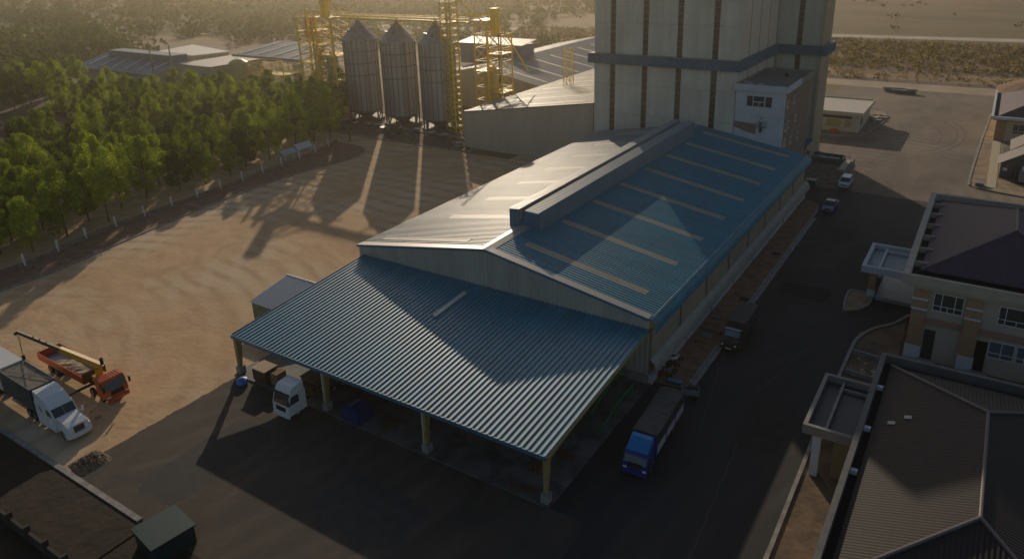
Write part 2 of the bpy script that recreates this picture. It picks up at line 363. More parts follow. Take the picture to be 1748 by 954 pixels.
for c_, rr_, a0, a1, nm in (((-16, 200), 13.0, -1.2, .9, 'tyre_mark'), ((-16, 200), 14.9, -1.1, .8, 'tyre_mark'), ((-18.5, 196), 12.2, -.3, 1.1, 'tyre_mark'), ((-25, 40), 22, -.8, -.2, 'tyre_mark')):
    pts_ = [(c_[0] + rr_ * math.cos(a0 + (a1 - a0) * i / 30) * .8, c_[1] + rr_ * 1.5 * math.sin(a0 + (a1 - a0) * i / 30)) for i in range(31)]
    bb = B(); strip(bb, pts_, .3, .0165, .0175); structure(nm, bb, M('tyre_rubber', (.075, .062, .052), (.12, .095, .075), .8, rough=.8))
for (xa, ya), (xb, yb) in (((-19.0, 60), (-22.4, 80)), ((-16.4, 70), (-13.5, 84)), ((-20, 150), (-12, 225)), ((-22.5, 150), (-18, 180)), ((-14, 40), (-15.5, 62))):
    pts_ = [(xa + (xb - xa) * i / 24 + .25 * math.sin(i * 1.9) * .3, ya + (yb - ya) * i / 24) for i in range(25)]
    structure('road_crack', strip(B(), pts_, .10, .0168, .0178), M('crack_fill', (.05, .045, .04) if ya > 140 else (.07, .068, .066), rough=.9))
random.seed(21)
for i, (x, y, a_, b2, c_) in enumerate(((-14, 66, 2.2, 5, .030), (-17.5, 98, 3.4, 2.2, .012), (-12.5, 112, 2.6, 7, .034), (-18, 122, 3, 3, .03), (-18.5, 38, 4, 2.6, .012), (-40, 36, 5, 3, .05), (-58, 33, 3, 6, .035))):
    ps = [(x + a_ * (math.copysign(abs(math.cos(t)) ** .35, math.cos(t))) * U(.93, 1.05), y + b2 * (math.copysign(abs(math.sin(t)) ** .35, math.sin(t))) * U(.93, 1.05)) for t in [2 * math.pi * k / 36 for k in range(36)]]
    sheet('asphalt_patch', ps, .019, M('patch_%d' % i, (c_, c_ * .96, c_ * .93), (c_ * .7, c_ * .69, c_ * .68), .9, rough=.85, bump=.01, bsc=5))
# raised verges with kerbs
def verge(name, pts, mat, z=.12): return structure(name, B().prism(pts, -.02, z), mat)
verge('left_verge', [tuple(p) for p in left_kerb] + [(-137.6, 127.6), (-134.3, 115.8), (-131.8, 98.5), (-129.8, 84), (-129.3, 74.4), (-127.9, 60), (-125.2, 50), (-124.6, 43.9), (-122, 25)], redsoil)
structure('left_kerb', strip(B(), left_kerb, .28, 0, .19), kerbm)
rv = smoothpath([(-27, 136.4), (-25.2, 136), (-23.6, 134.4), (-23.05, 132), (-23.0, 128)]) + [(-23.0, 98), (-23.0, 68.6)]
verge('right_verge', rv + [(-23.1, 67.3), (-26.95, 67.0)], redsoil)
structure('right_kerb', strip(B(), rv, .3, 0, .19), kerbm)
structure('gutter_strip', B().box(-22.84, -22.35, 68.6, 128, -.02, .03), kerbm)
structure('yard_kerb', strip(B(), [(-150, 135.3), (-128, 135), (-104, 134.6)], .35, 0, .2), kerbm)
verge('silo_apron', [(-170, 135.4), (-104, 134.8), (-104, 139.4), (-106, 176), (-190, 176), (-190, 150)], M('silo_mud', (.16, .115, .085), (.09, .07, .055), .4, rough=.95, bump=.3, bsc=.8), .1)
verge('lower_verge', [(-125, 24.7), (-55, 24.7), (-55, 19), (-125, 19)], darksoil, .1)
structure('lower_kerb', B().box(-125, -56, 24.6, 25.1, 0, .2), kerbm)
# islands beyond the warehouse and right of the road
isl = smoothpath([(-36, 170.6), (-25.2, 170.6), (-23.3, 168), (-23, 160), (-23.2, 151), (-25, 149), (-28.5, 148.6), (-36, 148.6)])
verge('planting_island', isl, M('island_soil', (.22, .15, .10), (.13, .10, .08), .6, rough=.95, bump=.08, bsc=2))
structure('island_kerb', strip(B(), isl, .3, 0, .2), kerbm)
isl2 = smoothpath([(-60, 188.6), (-33.9, 188.2), (-27, 189), (-24.4, 193), (-23.2, 203.9), (-22.8, 212), (-24.9, 222), (-30, 223), (-60, 223)])
verge('gatehouse_island', isl2, M('island_soil2', (.30, .23, .17), (.22, .17, .13), .5, rough=.95))
structure('gatehouse_kerb', strip(B(), isl2, .3, 0, .2), kerbm)
# right hand kerbed plots
verge('upper_plot', [(.2, 223), (-.6, 200), (-1.3, 163), (.6, 158.6), (8, 156.6), (60, 154), (60, 236), (2.2, 236.3), (.4, 232)], drysoil)
structure('upper_plot_kerb', strip(B(), smoothpath([(2, 236), (.4, 230), (-.1, 215), (-.6, 200), (-1.3, 164), (-.6, 160.2), (.8, 158.6), (8, 156.6)]) + [(60, 154)], .45, 0, .22), kerbm)
pk = smoothpath([(-9.2, 49.5), (-9.3, 60), (-9.4, 72), (-9.3, 84.8), (-9.0, 88), (-7.8, 91.2), (-6, 93.6), (-4.6, 97)])
verge('house_plot', pk + [(-4.4, 86), (20, 86), (20, 40), (-9.2, 40)], M('garden_soil', (.19, .13, .08), (.12, .085, .055), .5, rough=.95, bump=.08, bsc=1.5), .14)
structure('house_plot_kerb', strip(B(), [(-9.3, 40)] + pk, .35, 0, .32), kerbm)
pi = smoothpath([(-11.9, 94.6), (-12.3, 98), (-12.2, 101), (-10.8, 101.3), (-9.6, 101), (-9.4, 98.4), (-10.2, 96), (-11.9, 94.6)])
verge('porch_island', pi, drysoil); structure('porch_island_kerb', strip(B(), pi, .3, 0, .25), kerbm)
# far bands
sheet('dust_strip', [(-120, 258.2), (60, 256.5), (60, 270), (-120, 268)], .02, M('bright_dust', (.46, .36, .25), (.36, .27, .18), .08, rough=.95))
sheet('mud_strip', [(-230, 268), (60, 270), (60, 276), (-230, 274)], .02, M('mud_dark', (.10, .07, .045), (.16, .11, .07), .1, rough=.95, bump=.2, bsc=.4))
sheet('orange_strip', [(-230, 274), (60, 276), (60, 294), (-230, 288)], .016, M('orange_dirt', (.38, .25, .13), (.24, .16, .08), .05, rough=.95, bump=.2, bsc=.4, stretch=(.4, 1.5, 1)))
sheet('ditch', [(-230, 288), (60, 294), (60, 303), (-230, 297)], .02, MATS['mud_dark'])
sheet('far_road', [(-400, 331), (-74, 384), (8, 391), (90, 398), (90, 410), (8, 403), (-74, 396), (-400, 343)], .02, farroad)
sheet('far_track', [(-420, 272), (-180, 327), (-74, 352), (-74, 357), (-180, 333), (-420, 278)], .03, M('track', (.36, .26, .16), rough=.95))
sheet('yard_behind', [(-420, 170), (-300, 150), (-190, 150), (-120, 160), (-60, 232), (-120, 268), (-300, 262), (-420, 230)], .006, M('works_yard', (.22, .16, .105), (.15, .11, .07), .05, rough=.95, c3=(.27, .21, .14), sc3=.03))
sheet('woodland_floor', [(-125, 38), (-138, 128), (-162, 148), (-300, 150), (-330, 60), (-140, -10)], .006, M('forest_floor', (.06, .055, .03), (.10, .075, .045), .2, rough=.95))
sheet('far_green', [(-1400, 260), (-560, 240), (-380, 268), (-230, 330), (-330, 480), (-300, 900), (-1400, 1500)], .01, greenf)
b = B(); b.lathe([(14, 0), (9, 2.2), (4, 3.6), (0, 4)], 14, 272, 18); structure('earth_mound', b, M('mound_soil', (.30, .17, .10), (.22, .13, .08), .3, rough=.95, bump=.2, bsc=1))

# ================================================================== WAREHOUSE
XL, XR, XM, Y0, Y1 = -69.4, -27.0, -48.2, 66.3, 138.2
ZE, ZR = 8.0, 11.68
sl = (ZR - ZE) / (XR - XM)
def zr(x): return ZR - abs(x - XM) * sl
W = thing('warehouse', 'long blue-roofed warehouse with a raised ridge vent and rows of tan skylight strips', 'warehouse', (XM, Y0, 0))
B().corr((XR + .05, Y0 - .25, zr(XR) - .01), (XM - XR, 0, ZR - ZE), (0, Y1 - Y0 + .3, 0), .5, .11, seg=2).obj('roof_slope', blue_roof, W)
B().corr((XL - .15, Y0 - .25, zr(XL) - .03), (XM - XL, 0, ZR - ZE), (0, Y1 - Y0 + .3, 0), .5, .085, seg=2).obj('roof_slope', M('sunlit_roof', (.20, .235, .26), (.35, .345, .325), .35, rough=.48, spec=.45, stretch=(.06, 1, 1), c3=(.16, .21, .24), sc3=.1, lo3=.4, hi3=.7), W)  # pale copy of the blue roof, sun glare on this slope put into the colour
def sky_strip(xa, xb, yc, wd, parent, lift=.10, mt=None):
    bb = B(); za, zb = zr(xa) + lift, zr(xb) + lift
    bb.corr((xa, yc - wd / 2, za), (xb - xa, 0, zb - za), (0, wd, 0), wd / 3, .035)
    bb.face([(xa, yc - wd / 2, za), (xb, yc - wd / 2, zb), (xb, yc - wd / 2, zb - .1), (xa, yc - wd / 2, za - .1)])
    bb.obj('skylight', mt or skylight, parent)
for k in range(8): sky_strip(-29.3, -45.4, 71.0 + 9.05 * k, 1.25, W)
for k in range(8):
    sky_strip(-67.2 if k == 0 else -63.0, -52.5 if k == 0 else -50.9, 69.6 + 9.05 * k if k else 68.9, 1.2, W, mt=M('left_skylight', (.38, .37, .33), (.32, .32, .3), 1.2, rough=.5))  # greyer than the right-hand skylights, close to the colour of this slope
# gable walls
def gable(y, yo, mat, name):
    bb = B(); n = 70; prev = None; per = (XR - XL) / n
    for i in range(n * 4 + 1):
        x = XL + per * i / 4; dy = (0, 0, 1, 1)[i % 4] * .05 * yo
        r_ = (bb.bm.verts.new((x, y + dy, .05)), bb.bm.verts.new((x, y + dy, zr(x) - .05)))
        if prev: bb.bm.faces.new((prev[0], r_[0], r_[1], prev[1]))
        prev = r_
    return bb.obj(name, mat, W)
gable(Y0, -1, gable_m, 'front_wall'); gable(Y1, 1, gable_m, 'rear_wall')
bb = B(); bb.corr((XL, Y0, 0), (0, 0, ZE - .05), (0, Y1 - Y0, 0), .6, .05); bb.obj('left_wall', gable_m, W)
bb = B(); bb.corr((XR, Y0 + .02, 0), (0, 0, ZE - .05), (0, Y1 - Y0 - .04, 0), 3.02, .03, prof=((0, 0), (.97, 0), (.975, 1), (.99, 1))); bb.obj('right_wall', wallpan, W)
# verge flashing along the gable
for s0, s1, nm in ((XM, XR, 'verge_flashing'), (XL, XM, 'verge_flashing')):
    bb = B(); za, zb = zr(s0), zr(s1)
    bb.prism([(s0, za + .12), (s1, zb + .12), (s1, zb + .17), (s0, za + .17)], Y0 - .32, Y0 + .75, 'y')
    bb.obj(nm, M('flashing_grey', (.35, .34, .32), rough=.4), W)
    bb = B(); bb.prism([(s0, za - .14), (s1, zb - .14), (s1, zb + .165), (s0, za + .165)], Y0 - .37, Y0 - .325, 'y'); bb.obj('bargeboard', blue_trim, W)
# open gutter line and rolled eave on the right side
roll = [(XR + .12 + .78 * math.sin(t), ZE + .02 - 1.25 * (1 - math.cos(t))) for t in [math.pi / 2 * i / 10 for i in range(11)]]
roll = [(XR + .08 + .82 * (1 - math.cos(t)) ** .8, 8.03 - 1.3 * math.sin(t) ** 1.6) for t in [math.pi / 2 * i / 12 for i in range(13)]]
roll = [(XR + .10 + .80 * math.sin(t), 8.02 - 1.3 * (1 - math.cos(t))) for t in [math.pi / 2 * i / 12 for i in range(13)]]
B().extr_y(roll, Y0 - .2, Y1 + .3, .5, .06).obj('rolled_eave', blue_roof, W)
B().box(XR - .02, XR + .09, Y0 - .2, Y1 + .3, ZE - .12, ZE + .03).obj('gutter', dark, W)
B().box(XR + .09, XR + .13, Y0 - .2, Y1 + .3, ZE - .02, ZE + .075).obj('gutter_lip', whitep, W)
B().box(XR + .80, XR + .86, Y0 - .2, Y1 + .3, 6.62, 6.72).obj('eave_edge', blue_trim, W)
for k in range(9): B().prism([(XR, 6.9), (XR + .7, 7.0), (XR + .7, 7.25), (XR + .3, 7.8), (XR, 7.85)], Y0 + .05 + 9.0 * k, Y0 + .13 + 9.0 * k, 'y').obj('eave_bracket', olive_steel, W)
aw = [(XR + .03 + .85 * math.sin(t), 3.0 - 1.45 * (1 - math.cos(t))) for t in [math.pi / 2 * i / 10 for i in range(11)]]
B().extr_y(aw, Y0 + .1, Y1 + 1.2, .45, .05).obj('side_awning', pale_cl, W)
B().box(XR + .82, XR + .9, Y0 + .1, Y1 + 1.2, 1.44, 1.56).obj('awning_edge', pale_cl, W)
B().box(XR + .03, XR + .5, Y0 + .1, Y1, .0, 1.0).obj('plinth_wall', white, W)
for k in range(9):
    y = Y0 + .25 + 8.98 * k
    B().bar((XR + .12, y, 2.95), (XR + .12, y, 7.9), .07, 8).obj('downpipe', steel, W)
    B().bar((XR + .86, y + .4, 0), (XR + .86, y + .4, 1.5), .05, 6).obj('awning_post', steel, W)
# raised ridge vent
V0, V1, VL, VR, VZ = 75.0, 131.0, -50.4, -45.95, 13.8
B().corr((VR, V0, 10.9), (0, 0, VZ - 10.9), (0, V1 - V0, 0), .5, .05).obj('vent_side', M('vent_side_sheet', (.12, .21, .27), (.16, .24, .29), .3, rough=.5, spec=.8), W)
B().corr((VL, V0, 10.9), (0, 0, VZ - 10.9), (0, V1 - V0, 0), .5, .05).obj('vent_side', M('vent_side_sheet', (.12, .21, .27), (.16, .24, .29), .3, rough=.5, spec=.8), W)
for xa, xb in ((VL, -48.75), (-47.95, VR)):
    za, zb = (VZ - .05, VZ + .12) if xa == VL else (VZ + .05, VZ - .05)
    bb = B(); bb.corr((xa, V0 - .1, za + .05), (xb - xa, 0, zb - za), (0, V1 - V0 + .2, 0), .5, .05)
    bb.prism([(xa, za - .04), (xb, zb - .04), (xb, zb + .03), (xa, za + .03)], V0 - .1, V1 + .1, 'y'); bb.obj('vent_roof', M('vent_roof_sheet', (.22, .28, .32), (.28, .31, .32), .3, rough=.5, spec=1.), W)
for yy in (V0, V1):
    bb = B(); bb.corr((VL, yy, 10.7), (0, 0, 3.05), (1.6, 0, 0), .45, .04); bb.corr((-48.0, yy, 10.7), (0, 0, 3.05), (2.0, 0, 0), .45, .04); bb.box(-48.8, -48.0, yy + .1, yy + .16, 10.7, 13.0); bb.obj('vent_end', blue_trim, W)
B().box(-48.75, -48.7, V0, V1, 12.6, VZ + .05).obj('vent_slot_side', gable_m, W)
B().box(-48.7, -48.0, V0, V1, 12.55, 12.6).obj('vent_slot', dark, W)
for ya, yb in ((Y0 - .2, V0), (V1, Y1)):
    B().prism([(XM - .9, zr(XM - .9) + .10), (XM, ZR + .13), (XM + .9, zr(XM + .9) + .10), (XM + .9, zr(XM + .9) + .15), (XM, ZR + .19), (XM - .9, zr(XM - .9) + .15)], ya, yb, 'y').obj('ridge_cap', MATS['flashing_grey'], W)
bb = B(); bb.box(XR - 2.6, XR + .03, Y0 - .22, Y0 - .02, 0, 1.1); bb.box(XL, XR - 8.2, Y0 - .22, Y0 - .02, 0, 1.1); bb.obj('front_plinth', conc, W)
for xa in (-35.2, -52, -64):
    B().corr((xa, Y0 - .08, .05), (4.6, 0, 0), (0, 0, 4.4), .2, .03).obj('roller_door', M('door_grey', (.16, .17, .17), rough=.5), W)

# ================================================================== CANOPY
K = thing('loading_canopy', 'wide low ribbed blue canopy roof on ochre columns in front of the warehouse', 'canopy', (-47.6, 44.8, 0))
CX0, CX1, CY0, CZ0, CZ1 = -68.4, -26.9, 44.6, 5.05, 6.72
def zc(y): return CZ0 + (y - CY0) / (66.2 - CY0) * (CZ1 - CZ0)
B().corr((CX0, CY0 - .15, CZ0), (0, 66.25 - CY0 + .15, zc(66.25) - CZ0), (CX1 - CX0, 0, 0), .59, .105, prof=((0, 0), (.50, 0), (.56, 1), (.80, 1), (.86, 0))).obj('roof', canopy_m, K)
B().box(CX0, CX1, CY0 - .24, CY0 - .151, CZ0 - .34, CZ0 + .07).obj('gutter', blue_trim, K)
B().prism([(CY0, CZ0 - .25), (66.2, CZ1 - .25), (66.2, CZ1 + .02), (CY0, CZ0 + .02)], CX1 - .02, CX1 + .06, 'x').obj('verge_beam', olive_steel, K)
B().prism([(CY0, CZ0 - .25), (66.2, CZ1 - .25), (66.2, CZ1 + .14), (CY0, CZ0 + .14)], CX0 - .06, CX0 + .02, 'x').obj('verge_beam', blue_trim, K)
for x in (-68.1, -54.0, -40.5, -27.2):
    f = B().prism([(CY0 + .3, CZ0 - .95), (CY0 + 8, 5.25), (66.2, 6.05), (66.2, 6.5), (CY0 + .3, CZ0 - .12)], x - .1, x + .1, 'x').obj('rafter', olive_steel, K)
    c_ = B().prism([(CY0 - .02, 1.0), (CY0 + .36, 1.0), (CY0 + .85, CZ0 - .4), (CY0 - .02, CZ0 - .2)], x - .16, x + .16, 'x').obj('column', olive_steel, K)
    B().box(x - .36, x + .36, CY0 - .22, CY0 + .58, .1, 1.05).bevel(.05).obj('pedestal', conc, K)
    if x < -30: B().bar((x - .24, CY0 + .02, 1), (x - .24, CY0 + .02, CZ0 - .25), .055, 8).obj('downpipe', whitep if x > -60 else steel, K)
for k in range(12):
    y = CY0 + 1 + k * 1.85; B().box(CX0 + .1, CX1 - .1, y, y + .07, zc(y) - .17, zc(y) - .03).obj('purlin', steel, K)
bb = B(); ya, yb = 57.8, 63.7; bb.prism([(ya, zc(ya) + .1), (yb, zc(yb) + .1), (yb, zc(yb) + .32), (ya, zc(ya) + .32)], -49.85, -49.35, 'x'); bb.obj('roof_light', M('pale_translucent', (.55, .56, .55), rough=.4), K)
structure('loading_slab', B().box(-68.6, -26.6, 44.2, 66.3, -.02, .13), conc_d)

# small shed beside the canopy
S = thing('side_shed', 'small shed with a grey sloping ribbed roof tucked behind the canopy corner', 'shed', (-74, 54.2, 0))
B().corr((-77.8, 53.9, 2.75), (0, 6.6, 1.2), (7.4, 0, 0), .3, .05).obj('roof', M('shed_roof', (.42, .45, .48), rough=.4, spec=.8), S)
bb = B(); bb.prism([(54.2, 0), (60.2, 0), (60.2, 3.8), (54.2, 2.75)], -77.6, -77.5, 'x'); bb.corr((-77.6, 54.2, 0), (0, 0, 2.74), (7.0, 0, 0), .3, .04); bb.box(-77.5, -70.8, 60.1, 60.2, 0, 3.7); bb.box(-70.9, -70.8, 54.3, 60.1, 0, 2.7); bb.obj('wall', M('shed_green', (.22, .27, .18), (.17, .21, .14), 2, rough=.6), S)
B().box(-77.9, -70.4, 60.45, 60.6, 3.9, 4.06).obj('ridge_flashing', whitep, S)

# ================================================================== TOWER
T = thing('mill_tower', 'tall beige clad mill tower with vertical window strips and a blue projecting band', 'tower', (-55.8, 138.6, 0))
TX0, TX1, TY0, TY1, TZ = -70.7, -40.9, 138.6, 171.5, 44
def clad(p0, vv, z0, z1, per=.62, h=.05, mat=beige, nm='cladding', par=T, flip=False):
    B().corr((p0[0], p0[1], z0), (0, 0, z1 - z0), vv, per, h).obj(nm, mat, par)
strips = [-66.55, -59.5, -52.4, -45.33]; sw = 1.15
xs = [TX0] + [v for s_ in strips for v in (s_ - sw / 2, s_ + sw / 2)] + [TX1]
# fit of strip centres to the photograph is done along the wall
B().box(TX0 + .15, TX1 - .15, TY0 + .25, TY1, 0, TZ - .4).obj('core', M('tower_core', (.30, .28, .23), rough=.8), T)
for i in range(0, len(xs), 2):
    for z0, z1 in ((0, 22.45), (24.3, TZ)):
        B().corr((xs[i], TY0, z0), (0, 0, z1 - z0), (xs[i + 1] - xs[i], 0, 0), .6, .06).obj('cladding', beige, T)
        B().box(xs[i] + .001, xs[i + 1] - .001, TY0 + .001, TY0 + .26, z0, z1 - .01).obj('cladding_frame', beige, T)
win_brown = M('brown_glass', (.06, .058, .05), (.035, .036, .035), 1.5, rough=.25, spec=.7)
for s_ in strips:
    for z0, z1 in ((0, 22.45), (24.3, TZ)):
        f = B().box(s_ - sw / 2, s_ + sw / 2, TY0 + .16, TY0 + .2, z0, z1).obj('window_strip', win_brown, T)
        bb = B(); z = z0 + .6
        while z < z1: bb.box(s_ - sw / 2, s_ + sw / 2, TY0 + .10, TY0 + .165, z, z + .09); z += 1.28
        bb.obj('glazing_bars', M('frame_tan', (.22, .21, .18), rough=.6), f)
# re-entrant side wall, wing
for z0, z1 in ((0, 22.45), (24.3, TZ)):
    for k in range(4):
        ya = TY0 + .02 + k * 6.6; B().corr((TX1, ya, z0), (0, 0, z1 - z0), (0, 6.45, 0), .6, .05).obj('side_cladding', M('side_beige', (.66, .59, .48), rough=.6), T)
        B().box(TX1 + .0, TX1 + .1, ya + 6.47, ya + 6.57, z0, z1).obj('corner_trim', M('trim_brown', (.2, .15, .1), rough=.6), T)
WX1, WY0, WY1 = -31.3, 165.2, 173.0
B().box(TX1, WX1 - .1, WY0 + .2, WY1, 0, TZ - .4).obj('core', MATS['tower_core'], T)
for z0, z1 in ((0, 22.45), (24.3, TZ)):
    for xa, xb in ((-40.8, -36.75), (-35.65, -31.9)):
        B().corr((xa, WY0, z0), (0, 0, z1 - z0), (xb - xa, 0, 0), .5, .05).obj('cladding', M('wing_cladding', (.58, .58, .49), (.51, .51, .43), .6, rough=.6, stretch=(1, 1, .1)), T)
        B().box(xa + .001, xb - .001, WY0 + .002, WY0 + .25, z0, z1 - .02).obj('cladding_frame', beige, T)
    f = B().box(-36.75, -35.65, WY0 + .15, WY0 + .2, z0, z1).obj('window_strip', win_brown, T)
    bb = B(); z = z0 + .5
    while z < z1: bb.box(-36.75, -35.65, WY0 + .10, WY0 + .155, z, z + .09); z += 1.28
    bb.obj('glazing_bars', MATS['frame_tan'], f)
    B().box(-31.9, WX1, WY0 - .35, WY0 + .3, z0, z1).obj('corner_panel', yel_wall, T)
    B().box(WX1 - .1, WX1 + .02, WY0 + .3, WY0 + 3.4, z0, z1).obj('corner_panel', wallpan, T)
    B().box(WX1 - .1, WX1 + .02, WY0 + 3.5, WY1, z0, z1).obj('corner_panel', wallpan, T)
# projecting blue band, one closed ring
def band(pts, z0, z1, o=.95):
    bb = B(); n = len(pts)
    outer = [Vector(p) for p in pts]
    for i in range(n):
        a, c = outer[i], outer[(i + 1) % n]
        d = c - a
        bb.corr((a.x, a.y, z0), (0, 0, z1 - z0), (d.x, d.y, 0), .55, .05)
    bb.bm.faces.new([bb.bm.verts.new((p.x, p.y, z1)) for p in outer]); bb.bm.faces.new([bb.bm.verts.new((p.x, p.y, z0)) for p in outer]); return bb
o = .9
band([(TX0 - 1.1, TY0 - o), (TX1 + o, TY0 - o), (TX1 + o, WY0 - o), (WX1 + o, WY0 - o), (WX1 + o, WY1 + o), (TX0 - 1.1, WY1 + o)], 22.4, 24.35).obj('projecting_band', tower_band, T)
B().box(TX0 - .9, TX1 + .7, TY0 - .7, TY0 + .0, 24.36, 24.40).obj('band_flashing', pale_cl, T)
bb = B(); bb.corr((TX0, TY0, 0), (0, 0, TZ), (0, TY1 - TY0, 0), .6, .05); bb.obj('left_cladding', beige, T)
B().prism([(TX0, TY0), (TX1, TY0), (TX1, WY0), (WX1, WY0), (WX1, WY1), (TX0, WY1)], TZ - .02, TZ + .4).obj('roof', greyroof, T)
B().box(-35.0, -31.2, WY0 - 6, WY0 - .4, 4.2, 4.5).obj('porch_roof', blue_trim, T)
B().box(-35.0, -31.3, WY0 - 5.8, WY0 - .42, 0, 4.2).obj('porch_wall', wallpan, T)
B().box(-31.3, -31.25, WY0 - 5.0, WY0 - 2.2, .1, 3.3).obj('porch_opening', glass, T)

# white annex in the re-entrant corner
A = thing('white_annex', 'unfinished white and bare brick annex standing in the corner of the tower', 'annex', (-36, 138.4, 0))
AX0, AX1, AY0, AY1, AZ = -40.75, -31.6, 138.3, 158.4, 20.3
B().box(AX0, AX1 - .05, AY0 + .05, AY1, 0, 19.2).obj('core', conc, A)
bb = B(); bb.box(AX0, AX1, AY0, AY0 + .04, 0, 10.2); bb.box(AX0, AX1, AY0, AY0 + .04, 10.25, 14.3); bb.box(AX0, AX1, AY0, AY0 + .04, 14.35, 19.1); bb.obj('front_render', white, A)
B().prism([(AX0 + .02, 13.2), (-36.6, 12.9), (-36.6, 11.0), (-38.0, 11.2), (AX0 + .02, 12.0)], AY0 - .03, AY0 - .004, 'y').obj('bare_patch', brickx, A)
B().box(AX1 - .05, AX1, AY0 + .04, AY1, 0, 19.1).obj('side_brick', brick, A)
bb = B()
for z in (5.9, 10.2, 14.5): bb.box(AX1 + .001, AX1 + .03, AY0 + .3, AY1, z, z + .35)
bb.obj('floor_beams', conc, A)
bb = B(); bb.box(AX0 - .3, AX1 + .35, AY0 - .35, AY0 - .15, 19.1, AZ); bb.box(AX1 + .15, AX1 + .35, AY0 - .15, AY0 + 10, 19.1, AZ); bb.obj('parapet', white, A)
bb = B(); bb.box(AX1 + .15, AX1 + .35, AY0 + 10.01, AY1 + .3, 19.1, AZ); bb.box(AX0, AX1 + .15, AY1 + .1, AY1 + .3, 19.1, AZ); bb.box(AX0 - .3, AX0 - .1, AY0 - .15, AY1 + .1, 19.1, AZ); bb.obj('parapet', conc, A)
B().box(AX0 - .1, AX1 + .15, AY0 - .15, AY1 + .1, 19.15, 19.8).obj('roof', M('annex_roof', (.15, .155, .165), (.20, .20, .21), .4, rough=.7), A)
f = B().box(-38.75, -33.9, AY0 - .04, AY0 - .005, 16.1, 18.3).obj('window', white, A)
bb = B(); bb.box(-38.6, -37.55, AY0 - .055, AY0 - .042, 16.25, 18.15); bb.box(-37.4, -35.45, AY0 - .055, AY0 - .042, 17.2, 18.15); bb.box(-37.4, -36.5, AY0 - .055, AY0 - .042, 16.25, 17.0); bb.box(-36.35, -35.45, AY0 - .055, AY0 - .042, 16.25, 17.0); bb.box(-35.25, -34.05, AY0 - .055, AY0 - .042, 16.25, 18.15); bb.obj('pane', glass, f)
for yy, zz in ((139.3, 16), (144, 16), (141, 11.8), (146.5, 12), (139.6, 8.6), (144, 8.2), (150, 7.8), (139.4, 11.6)):
    f = B().box(AX1 + .01, AX1 + .06, yy, yy + 1.6, zz, zz + 1.5).obj('window', white, A)
    B().box(AX1 + .065, AX1 + .075, yy + .35, yy + 1.4, zz + .35, zz + 1.35).obj('pane', glass, f)
t = thing('rooftop_winch', 'dark winch with a pale base in the middle of the annex roof', 'winch', (-34.5, 150, 19.8))
B().box(-35, -34.0, 149.6, 150.4, 19.8, 20.1).obj('base', conc, t); B().lathe([(.3, 20.1), (.45, 20.4), (.3, 20.9), (0, 21)], -34.5, 150, 10).obj('drum', M('navy', (.02, .025, .06), rough=.6), t)
for i, (x, y, lb) in enumerate(((-39.5, 140, 'grey sack at the left front corner of the annex roof'), (-38.4, 139.2, 'second grey sack from the left along the annex roof edge'), (-36.4, 139.0, 'grey sack beside the hoist rope on the annex roof'))):
    b_ = B(); b_.box(x - .45, x + .45, y - .35, y + .35, 19.8, 20.5).bevel(.15, 2); o_ = b_.obj('sack', M('sack_grey', (.35, .34, .33), rough=.9)); prop(o_, lb, 'sack', 'sacks on the annex roof')
t = thing('suspended_cradle', 'small work cradle hanging on two ropes in front of the white annex wall', 'work cradle', (-35.4, 137.9, 12.6))
bb = B(); bb.box(-36.3, -34.6, 137.5, 138.1, 12.5, 12.58)
for x in (-36.3, -35.45, -34.6): bb.bar((x, 137.5, 12.5), (x, 137.5, 13.5), .03); bb.bar((x, 138.1, 12.5), (x, 138.1, 13.5), .03)
for y in (137.5, 138.1): bb.bar((-36.3, y, 13.5), (-34.6, y, 13.5), .03); bb.bar((-36.3, y, 13.0), (-34.6, y, 13.0), .03)
bb.obj('platform', steel, t)
for x in (-36.0, -35.1): B().bar((x, 137.85, 13.5), (x, 137.85, 20.4), .018).obj('rope', pale_cl, t)
B().prism([(-35.9, 12.5), (-35.3, 12.5), (-35.4, 11.6), (-35.75, 11.4)], 137.7, 137.8, 'y').obj('hanging_cloth', black, t)

def person(x, y, z, rot, lb, shirt, trouser, lean=0):
    t = thing('person', lb, 'person', (x, y, z), rot, world=False)
    bb = B()
    def limb(pts):
        for (p, r), (q, s2) in zip(pts[:-1], pts[1:]): bb.bar(p, q, r, 8, s2)
    for s_ in (-1, 1):
        limb([((0, .09 * s_, .9), .09), ((.02, .1 * s_, .5), .065), ((0, .1 * s_, .08), .045), ((.14, .1 * s_, .03), .04)])
        limb([((0, .19 * s_, 1.42), .06), ((.06, .25 * s_, 1.12), .045), ((.22, .22 * s_, .95), .035), ((.30, .21 * s_, .94), .03)])
    limb([((0, 0, .88), .14), ((0, 0, 1.1), .125), ((0, 0, 1.35), .17), ((0, 0, 1.46), .10), ((0, 0, 1.55), .055)])
    bb.lathe([(.04, 1.54), (.085, 1.6), (.1, 1.68), (.09, 1.76), (.05, 1.81), (0, 1.82)], 0, 0, 12)
    bb.obj('body', M('skin', (.25, .14, .09), rough=.7), t, smooth=True)
    b2 = B()
    b2.bar((0, 0, .9), (0, 0, 1.2), .17, 10, .15); b2.bar((0, 0, 1.2), (0, 0, 1.45), .15, 10, .18)
    for s_ in (-1, 1): b2.bar((0, .19 * s_, 1.44), (.06, .25 * s_, 1.12), .075, 8, .06)
    b2.obj('shirt', shirt, t)
    b3 = B()
    for s_ in (-1, 1): b3.bar((0, .09 * s_, .92), (.02, .1 * s_, .5), .11, 8, .085); b3.bar((.02, .1 * s_, .5), (0, .1 * s_, .1), .085, 8, .07)
    b3.obj('trousers', trouser, t)
    b4 = B(); b4.lathe([(.105, 1.70), (.11, 1.74), (.09, 1.81), (0, 1.85)], -.01, 0, 10); b4.obj('hair', black, t)
    return t
